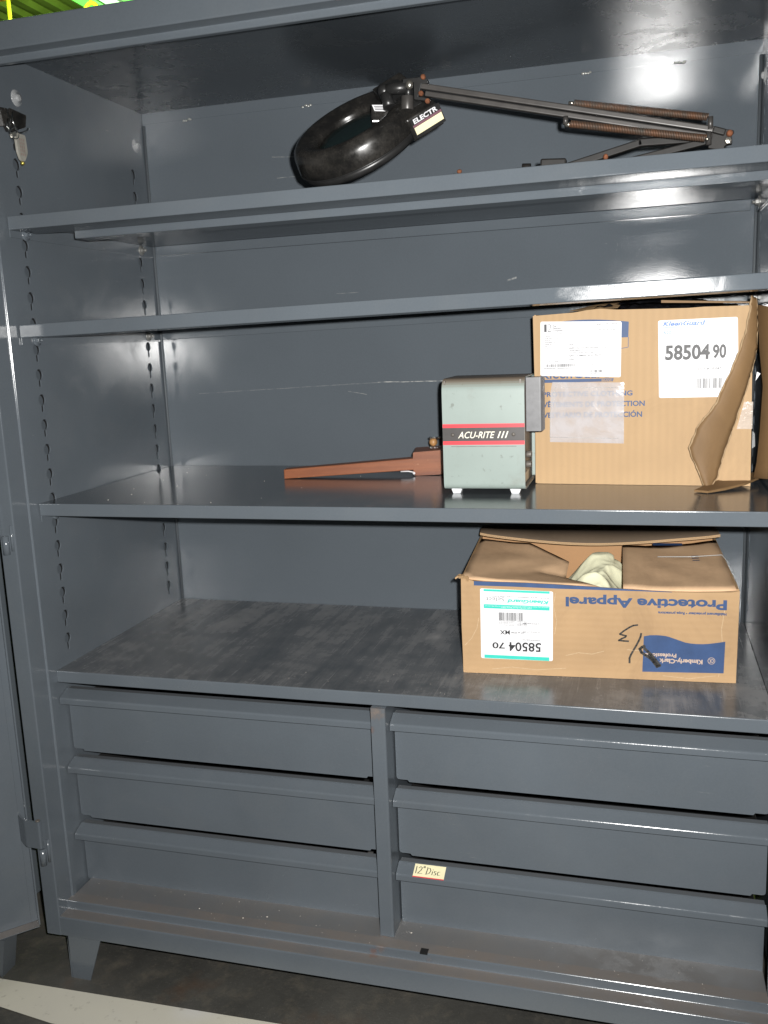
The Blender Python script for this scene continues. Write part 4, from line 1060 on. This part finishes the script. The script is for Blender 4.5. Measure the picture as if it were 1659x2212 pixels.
# product label
lb = MB().sheet(rrect([(.2436, .3298), (.2477, .1774), (.3971, .1775), (.3908, .3304)], .004), -.0014).build('product_label', M['white'], c1)
m = MB(); put_text(m, 'KleenGuard', (.2528, .3180, .3326, .3276), y_, shear=.28, bold=.03); m.build('lettering', M['bluelogo'], lb)
MB().sheet([(.2528, .3150), (.3310, .3142), (.3310, .3152), (.2528, .3162)], y_).build('logo_underline', M['bluelogo'], lb)
m = MB(); put_text(m, 'A20', (.2531, .3021, .2690, .3092), y_); m.build('lettering', simple('mid_blue_ink', (.16, .26, .5)), lb)
m = MB(); put_text(m, '58504', (.2580, .2512, .3420, .2812), y_, bold=.035); m.build('lettering', M['ink'], lb); m = MB(); put_text(m, '90', (.3470, .2520, .3720, .2800), y_, bold=.035)
m.sheet(rect(.3470, .2478, .3650, .2483), y_); m.sheet(rect(.3465, .2478, .3470, .256), y_)
m.build('lettering', M['ink'], lb, kind='stuff')
m = MB(); barcode(m, .3186, .1949, .3660, .2146, y_, 9); m.build('barcode', M['ink'], lb, kind='stuff')
m = MB(); put_text(m, 'LOT # 10 047', (.3209, .2308, .3640, .2358), y_, shear=.15)
m.build('lettering', M['greyink'], lb, kind='stuff')
m = MB()
put_text(m, 'Breathable Particle Protection Coveralls', (.2530, .2930, .3350, .2950), y_); put_text(m, 'Combinaisons de protection', (.2530, .2890, .3100, .2908), y_)
for i, (t, w) in enumerate((('24 White Coveralls', .036), ('24 Combinaisons blanches', .042), ('24 Overoles blancos', .032))):
    put_text(m, t, (.2580, .2410 - i * .017, .2580 + w, .2432 - i * .017), y_); put_text(m, 'XL', (.2580, .2355 - i * .017, .2600, .2375 - i * .017), y_)
put_text(m, 'Kimberly-Clark Global Sales', (.2580, .1810, .3100, .1824), y_)
m.build('lettering', M['paleink'], lb, kind='stuff')
# packing list pouch
NX, NY = 14, 12; m = MB(); pc = [(.0309, .2141), (.1794, .2098), (.1799, .0855), (.0289, .0889)]; vs = []
for jy in range(NY + 1):
    for ix in range(NX + 1):
        u, v = ix / NX, jy / NY
        s_ = (pc[0][0] * (1 - u) + pc[1][0] * u) * (1 - v) + (pc[3][0] * (1 - u) + pc[2][0] * u) * v
        t_ = (pc[0][1] * (1 - u) + pc[1][1] * u) * (1 - v) + (pc[3][1] * (1 - u) + pc[2][1] * u) * v
        e = min(u, 1 - u, v, 1 - v)
        h = .0011 + .0026 * min(1, e * 7) * (.55 + .9 * noise.noise(Vector((u * 5, v * 4, 2))))
        if u < .07 and v < .14: s_ += .004 * (1 - v / .14)
        vs.append((s_, -max(.0012, h), t_))
fs = [[j * (NX + 1) + i, j * (NX + 1) + i + 1, (j + 1) * (NX + 1) + i + 1, (j + 1) * (NX + 1) + i] for j in range(NY) for i in range(NX)]
m.add(vs, fs, True); po = m.build('packing_pouch', M['pouch'], c1)
m = MB()
def pz(u, v): return vs[min(NY, int(v * NY)) * (NX + 1) + min(NX, int(u * NX))]
m.tube([Vector(pz(.07, .93)) + Vector((0, -.001, 0)), Vector(pz(.05, .5)) + Vector((0, -.001, 0)), Vector(pz(.08, .16)) + Vector((0, -.001, 0)), Vector(pz(.5, .13)) + Vector((0, -.001, 0)), Vector(pz(.93, .12)) + Vector((0, -.001, 0))], .0007, 6)
m.tube([Vector(pz(.07, .93)) + Vector((0, -.001, 0)), Vector(pz(.5, .95)) + Vector((0, -.001, 0)), Vector(pz(.95, .93)) + Vector((0, -.001, 0))], .0007, 6)
m.build('pouch_seal', M['clear'], po)

# black plastic bag sticking out of the upper carton
bg_ = thing('plastic_bag', 'crumpled black plastic bag showing above the top edge of the upper carton', 'plastic bag', (1.028, .2929, ZC), R_(-3.39))
m = MB(); NX, NY = 40, 14; vs = []
for jy in range(NY + 1):
    for ix in range(NX + 1):
        u, v = ix / NX, jy / NY
        x_ = .10 + .31 * u; y2 = .006 + .20 * v
        h = .350 + .0225 * math.sin(math.pi * min(1, u * 1.15)) ** .5 * math.sin(math.pi * (.18 + .82 * v)) ** .6 + .010 * abs(noise.noise(Vector((u * 17, v * 9, 0)))) + .006 * noise.noise(Vector((u * 40, v * 20, 4)))
        if u > .93: h -= .02 * (u - .93) / .07
        vs.append((x_, y2, min(h, .3735)))
m.add(vs, [[j * (NX + 1) + i, j * (NX + 1) + i + 1, (j + 1) * (NX + 1) + i + 1, (j + 1) * (NX + 1) + i] for j in range(NY) for i in range(NX)], False)
m.build('bag_film', M['bag'], bg_)

# ------------------------------------------------------------------ lower carton
c2 = thing('lower_carton', 'wide brown carton standing upside down and open on the counter above the drawers', 'carton', (.8898, .1405, ZE + .0006), R_(3.23))
W2, D2 = .5377, .37
fr2 = panel('front_panel', [(0, 0), (W2, 0), (W2 + .001, .1), (.5395, .1880), (.5250, .1850), (.4600, .1832), (.4141, .1832), (.3500, .1855), (.2783, .1895), (.20, .1935), (.1296, .1960), (.0500, .1972), (.0254, .1976), (.008, .2030), (-.001, .204), (-.002, .1)], 0.0, .0042, M['card2'], c2)
MB().prism([(.0045, .0), (D2, .0), (D2, .214), (.0045, .202)], 'x', -.0015, .003).build('side_panel', M['card2'], c2)
MB().prism([(.0045, .0), (D2, .0), (D2, .214), (.0045, .190)], 'x', W2 - .0035, W2 + .0010).build('side_panel', M['card2'], c2)
MB().box(.003, W2 - .004, D2 - .004, D2, 0, .234).build('rear_panel', M['cardin'], c2)
MB().box(.003, W2 - .004, .005, D2 - .005, .0005, .004).build('bottom_panel', M['cardin'], c2)
# crumpled corner
m = MB(); NQ = 10; vs = []
for jy in range(NQ + 1):
    for ix in range(NQ + 1):
        u, v = ix / NQ, jy / NQ
        q = Vector((-.012 + .026 * u, -.004 + .016 * v, .198 + .012 * u * (1 - u) * 4 * .5 + .006 * (1 - u)))
        q += Vector((1, 1, 1.4)) * .0035 * noise.noise(q * 160) ; vs.append(q)
m.add(vs, [[j * (NQ + 1) + i, j * (NQ + 1) + i + 1, (j + 1) * (NQ + 1) + i + 1, (j + 1) * (NQ + 1) + i] for j in range(NQ) for i in range(NQ)], False)
cco = m.build('crushed_corner', M['card2'], c2); s_ = cco.modifiers.new('thick', 'SOLIDIFY'); s_.thickness = .003; s_.offset = 0
# grimy flaps folded in over the opening
def flap(name, pts, mat, tri=None, parent=c2, th=.004, sub=True):
    bm = bmesh.new(); vv = [bm.verts.new(p) for p in pts]
    for f in (tri or [list(range(len(pts)))]): bm.faces.new([vv[i] for i in f])
    bmesh.ops.triangulate(bm, faces=bm.faces[:]); bmesh.ops.subdivide_edges(bm, edges=bm.edges[:], cuts=5, use_grid_fill=True)
    bmesh.ops.triangulate(bm, faces=bm.faces[:])
    for v in bm.verts: v.co.z += .0035 * noise.noise(v.co * 16) + .0012 * noise.noise(v.co * 60)
    for f in bm.faces: f.smooth = True
    bmesh.ops.recalc_face_normals(bm, faces=bm.faces[:])
    me = bpy.data.meshes.new(name); bm.to_mesh(me); bm.free(); me.materials.append(mat)
    o = bpy.data.objects.new(name, me); col.objects.link(o); o.parent = parent
    s_ = o.modifiers.new('thick', 'SOLIDIFY'); s_.thickness = th; s_.offset = -1
    return o
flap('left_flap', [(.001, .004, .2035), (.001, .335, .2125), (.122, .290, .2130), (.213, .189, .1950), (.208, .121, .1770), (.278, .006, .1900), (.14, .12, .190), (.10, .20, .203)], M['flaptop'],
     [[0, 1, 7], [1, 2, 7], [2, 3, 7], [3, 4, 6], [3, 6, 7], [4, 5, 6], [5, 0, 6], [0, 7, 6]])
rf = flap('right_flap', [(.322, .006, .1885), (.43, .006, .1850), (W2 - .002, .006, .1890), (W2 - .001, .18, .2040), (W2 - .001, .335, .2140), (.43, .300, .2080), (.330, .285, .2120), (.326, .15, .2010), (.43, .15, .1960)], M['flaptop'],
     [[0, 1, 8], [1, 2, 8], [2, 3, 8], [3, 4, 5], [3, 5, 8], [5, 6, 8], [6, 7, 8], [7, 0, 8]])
# strip of tape over the right corner
m = MB(); ts = [(.43, .12), (.46, .16), (.49, .20), (.515, .20), (.536, .12), (.539, .02)]
m.tube([(.40, .19, .2080), (.47, .188, .2095), (.53, .185, .2150), (.537, .15, .2100), (.5385, .06, .198)], .0011, 6); m.build('tape', M['clear'], c2)
MB().add([(.532, -.0006, .186), (W2 + .0018, -.0006, .190), (W2 + .002, .10, .200), (W2 + .0022, .10, .05), (W2 + .0020, -.0002, .05)], [(1, 2, 3, 4)]).build('tape', M['tape'], c2)
m = MB(); pr_ = [(.395, .262, .2165), (.458, .262, .2170), (.458, .278, .2185), (.395, .278, .2180)]
m.add([(p[0], p[1], p[2]) for p in pr_], [(0, 1, 2, 3)]); m.build('blue_print', M['blueprint'], rf)
m = MB()
for i in range(3): m.add([(.470, .196 - i * .014, .2082 - i * .0012), (.484, .196 - i * .014, .2088 - i * .0012), (.484, .200 - i * .014, .2092 - i * .0012), (.470, .200 - i * .014, .2086 - i * .0012)], [(0, 1, 2, 3)])
m.build('blue_print', M['blueprint'], rf)
# rear flap leaning forward with its corrugated cut edge
m = MB(); N_ = 28; vs = []
for i in range(N_ + 1):
    u = i / N_; sag = math.sin(math.pi * u) ** .8
    x_ = .004 + (W2 - .004) * u
    vs += [(x_, D2 - .002, .2360), (x_, .315, .2400 - .012 * sag), (.009 + .527 * u, .262 - .006 * math.sin(7 * u), .2405 - .0215 * sag + .0015 * math.sin(9 * u))]
m.add(vs, [[3 * i + k, 3 * i + k + 1, 3 * i + k + 4, 3 * i + k + 3] for i in range(N_) for k in (0, 1)], True)
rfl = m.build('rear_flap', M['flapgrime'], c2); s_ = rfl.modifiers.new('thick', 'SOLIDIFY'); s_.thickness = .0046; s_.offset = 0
m = MB()
for i in range(N_):
    a, b = Vector(vs[3 * i + 2]), Vector(vs[3 * i + 5])
    for d, hgt in ((.0021, .0007), (-.0021, .0007)):
        m.add([a + Vector((0, -.0012, d - hgt)), b + Vector((0, -.0012, d - hgt)), b + Vector((0, -.0012, d + hgt)), a + Vector((0, -.0012, d + hgt))], [(0, 1, 2, 3)])
pts = []
for i in range(221):
    u = i / 220; sag = math.sin(math.pi * u) ** .8
    pts.append(Vector((.009 + .527 * u, .262 - .006 * math.sin(7 * u) - .0016, .2405 - .0215 * sag + .0015 * math.sin(9 * u) + .0014 * math.sin(i * 1.9))))
m.tube(pts, .0004, 4)
m.build('corrugated_edge', M['card2'], rfl)
m = MB()
for i in range(N_):
    a, b = Vector(vs[3 * i + 2]), Vector(vs[3 * i + 5]); z_ = .0019
    m.add([a + Vector((0, -.0006, -z_)), b + Vector((0, -.0006, -z_)), b + Vector((0, -.0006, z_)), a + Vector((0, -.0006, z_))], [(0, 1, 2, 3)])
m.build('flute_shadow', M['cardedge'], rfl)
# blue print along the front crease
m = MB()
m.sheet([(.0254, .1890), (.10, .1880), (.1296, .1873), (.20, .1855), (.2783, .1845), (.3500, .1838), (.4141, .1826), (.4141, .1836), (.3500, .1860), (.2783, .1900), (.20, .1938), (.1296, .1964), (.05, .1976), (.0254, .1980)], -.0006)
m.build('blue_print', M['blueprint'], fr2)
m = MB(); put_text(m, 'Protective Apparel', (.2100, .1488, .5168, .1752), -.0006, flip=True, bold=.036)
put_text(m, 'Habillement protecteur • Ropa protectora', (.3888, .1376, .5164, .1448), -.0006, flip=True, bold=.045)
m.build('lettering', M['blueprint'], fr2)
wave = [(.3623, .0910), (.3740, .0937), (.3873, .0942), (.3960, .0938), (.4047, .0929), (.4120, .0909), (.4198, .0882), (.4310, .0843), (.4415, .0807), (.4520, .0791), (.4629, .0784), (.4740, .0786), (.4842, .0794), (.5000, .0820), (.5158, .0852), (.5144, .0199), (.3603, .0169)]
pnl = MB().sheet(wave, -.0006).build('blue_panel', M['blueprint'], c2)
m = MB(); put_text(m, 'Kimberly-Clark', (.3925, .0365, .4745, .0490), -.0010, flip=True, bold=.035, slope=.004); m.build('lettering', M['pinkprint'], pnl); m = MB(); put_text(m, 'Professional', (.3650, .0480, .4249, .0566), -.0010, flip=True, bold=.03, slope=.010); m.build('lettering', M['pinkprint'], pnl); m = MB()
ringp = [(.4910 + .0070 * math.cos(t), -.0010, .0447 + .0070 * math.sin(t)) for t in [2 * math.pi * i / 28 for i in range(29)]]
for a, b in zip(ringp[:-1], ringp[1:]):
    ca = Vector((.4910, -.0010, .0447)); m.add([a, b, ca + (Vector(b) - ca) * .86, ca + (Vector(a) - ca) * .86], [(0, 1, 2, 3)])
put_text(m, 'K', (.4868, .0410, .4906, .0484), -.0010, flip=True); put_text(m, 'C', (.4912, .0410, .4954, .0484), -.0010, flip=True)
m.build('logo_mark', M['pinkprint'], pnl)
m = MB()
strokes(m, [[(.3500, .1143), (.3420, .1130), (.3347, .1091), (.3290, .1050), (.3227, .1004), (.3161, .0943), (.3220, .0925), (.3283, .0911), (.3268, .0885), (.3200, .0850), (.3140, .0811), (.3240, .0803), (.3328, .0800)]], lambda a, b: (a, -.0013, b), .0017)
strokes(m, [[(.3572, .0968), (.3560, .0900), (.3526, .0812), (.3480, .0715), (.3429, .0618)], [(.3415, .0590), (.3380, .0520), (.3353, .0447), (.3354, .0351)]], lambda a, b: (a, -.0013, b), .0019)
strokes(m, [[(.3637, .0710), (.3590, .0685), (.3550, .0646), (.3583, .0576), (.3660, .0520), (.3749, .0463), (.3820, .0380), (.3883, .0289)], [(.3640, .0660), (.3700, .0600), (.3770, .0535), (.3850, .0430), (.3937, .0315), (.3883, .0289)], [(.3720, .0530), (.3800, .0430), (.3905, .0300)]], lambda a, b: (a, -.0014, b), .0028)
m.build('marker_scrawl', M['marker'], fr2)
# creases and rub lines in the board
cm = MB()
for pts in ([(.004, .060), (.018, .075), (.030, .098), (.034, .12)], [(.21, .045), (.235, .052), (.262, .050), (.285, .057)], [(.33, .062), (.37, .060), (.405, .064), (.45, .061)],
            [(.505, .012), (.512, .06), (.508, .11), (.515, .165)], [(.19, .176), (.186, .150), (.192, .118), (.188, .09)], [(.06, .010), (.10, .016), (.15, .012), (.21, .018)], [(.40, .010), (.45, .006), (.50, .014)]):
    strokes(cm, [pts], lambda a, b: (a, -.0004, b), .0005)
cm.build('crease_mark', simple('pale_board_fibre', (.50, .37, .23), .8, var=.2, nscale=200), fr2, kind='stuff')
# big white stock label, upside down
lb = MB().sheet(rrect([(.0380, .1834), (.0374, .0334), (.1839, .0323), (.1852, .1796)], .004), -.0014).build('stock_label', M['white'], c2)
for q_ in ([(.0451, .1776), (.1784, .1748), (.1784, .1795), (.0451, .1821)], [(.0449, .1416), (.1780, .1396), (.1780, .1483), (.0449, .1500)], [(.0443, .0343), (.1768, .0326), (.1769, .0402), (.0444, .0415)]):
    MB().sheet(q_, -.0018).build('teal_band', M['teal'], lb)
m = MB()
put_text(m, 'KleenGuard', (.0930, .1540, .1765, .1618), -.0018, flip=True, shear=.25, bold=.035, slope=-.02)
m.build('lettering', M['teal'], lb)
m = MB(); put_text(m, 'made with Microforce* Barrier Fabric', (.0800, .1425, .1420, .1446), -.0021, flip=True, bold=.01); put_text(m, 'Fabrique avec Tissu de Protection Microforce* / Fabricado con Tela Microforce*', (.0470, .1455, .1760, .1476), -.0021, flip=True, bold=.01)
m.build('lettering', M['white'], lb, kind='stuff')
m = MB(); put_text(m, 'Select', (.0500, .1568, .0870, .1650), -.0018, flip=True, bold=-.012); put_text(m, 'Protective Apparel / Habillement protecteur / Ropa protectora', (.0560, .1665, .1765, .1688), -.0018, flip=True, slope=-.02)
for i, t in enumerate(('2-Each/Cada Un', '2-Chaque/Cada', '2-DV/Cada MX')): put_text(m, t, (.1230, .0745 + i * .0175, .1580, .0768 + i * .0175), -.0018, flip=True)
for i in range(4): put_text(m, 'Kimberly-Clark Global Sales Inc Roswell', (.0760, .1055 + i * .0028, .1075, .1072 + i * .0028), -.0018, flip=True); put_text(m, 'Made in Mexico', (.1120, .1050 + i * .0028, .1320, .1066 + i * .0028), -.0018, flip=True)
m.build('lettering', M['greyink'], lb, kind='stuff')
m = MB(); barcode(m, .0756, .1160, .1240, .1332, -.0018, 12); m.build('barcode', M['ink'], lb, kind='stuff'); m = MB()
put_text(m, 'MX', (.0773, .0863, .0975, .0955), -.0018, flip=True, bold=.02); put_text(m, 'LOT # 37760', (.1001, .0890, .1288, .0925), -.0018, flip=True, bold=.02)
m.build('lettering', M['ink'], lb, kind='stuff'); m = MB(); put_text(m, '58504', (.0948, .0508, .1605, .0705), -.0018, flip=True, bold=.02); m.build('lettering', M['ink'], lb); m = MB(); put_text(m, '70', (.0612, .0555, .0866, .0690), -.0018, flip=True, bold=.02)
m.build('lettering', M['ink'], lb)
m = MB()
for rr_ in (rect(.0586, .0738, .0904, .0741), rect(.0589, .0504, .0904, .0507), rect(.0586, .0505, .0589, .0741), rect(.0901, .0505, .0904, .0741)): m.sheet(rr_, -.0018)
m.build('size_frame', M['greyink'], lb)

# pale yellow garment inside the lower carton
cl = thing('yellow_garment', 'pale yellow folded fabric inside the open lower carton', 'garment', (.8898, .1405, ZE), R_(3.23))
NX, NY = 110, 110; m = MB(); vs = []
for jy in range(NY + 1):
    for ix in range(NX + 1):
        u, v = ix / NX, jy / NY; x_ = .15 + .27 * u; y2 = .010 + .335 * v
        a = math.exp(-(((x_ - .285) / .075) ** 2 + ((y2 - .255) / .085) ** 2)); b2 = math.exp(-(((x_ - .262) / .065) ** 2 + ((y2 - .105) / .085) ** 2))
        h = .105 + .094 * a + .078 * b2
        q = Vector((x_ * 11 + y2 * 5, y2 * 13 - x_ * 4, 2.7)); rdg = 1 - abs(noise.noise(q)) * 2.2
        q2 = Vector((x_ * 26 - y2 * 9, y2 * 20 + x_ * 10, 7.1)); rdg2 = 1 - abs(noise.noise(q2)) * 2.2
        h += (.010 * max(0, rdg) ** 1.4 + .0015 * max(0, rdg2) ** 2) * (.35 + a + b2) - .010
        h += .0012 * noise.noise(Vector((x_ * 70, y2 * 70, 3)))
        lim = .181 if x_ > .31 else .199
        if x_ < .2: lim = .160 + .1 * (x_ - .15)
        if y2 < .05: lim = min(lim, .165 + .4 * y2)
        vs.append((x_, y2, min(h, lim + .006 * math.tanh((h - lim) * 30)) if h > lim else h))
m.add(vs, [[j * (NX + 1) + i, j * (NX + 1) + i + 1, (j + 1) * (NX + 1) + i + 1, (j + 1) * (NX + 1) + i] for j in range(NY) for i in range(NX)], True)
m.build('fabric', M['cloth'], cl)

# ------------------------------------------------------------------ crumbs and flecks on the shelves and ledge
rf_ = random.Random(11); m = MB()
def fleck(x, y, z, r_):
    a = rf_.uniform(0, 6.28); pts = [(x + r_ * rf_.uniform(.5, 1.1) * math.cos(a + k * 1.57), y + r_ * rf_.uniform(.5, 1.1) * math.sin(a + k * 1.57), z + .0002) for k in range(4)]
    m.add(pts + [(x, y, z + r_ * .7)], [(0, 1, 4), (1, 2, 4), (2, 3, 4), (3, 0, 4)])
for i in range(22): fleck(rf_.uniform(.05, .8), rf_.uniform(.02, .55), ZC, rf_.uniform(.0006, .0016))
for i in range(40): fleck(rf_.uniform(.05, 1.4), rf_.uniform(.01, .14), ZE, rf_.uniform(.0005, .0012))
for i in range(60): fleck(rf_.uniform(.03, 1.4), rf_.uniform(S2 + .004, P - .004), ZF, rf_.uniform(.0005, .0014))
for i in range(14): fleck(rf_.uniform(.05, 1.4), rf_.uniform(-.01, .0), ZC, .0006)
for x_, y_ in ((.14, .05), (.155, .12), (.31, -.01), (.42, -.02), (.47, -.005), (.79, .01)): fleck(x_, y_, ZF if y_ < .04 else ZC, .0022)
m.build('shelf_crumbs', M['fleck'])['kind'] = 'stuff'
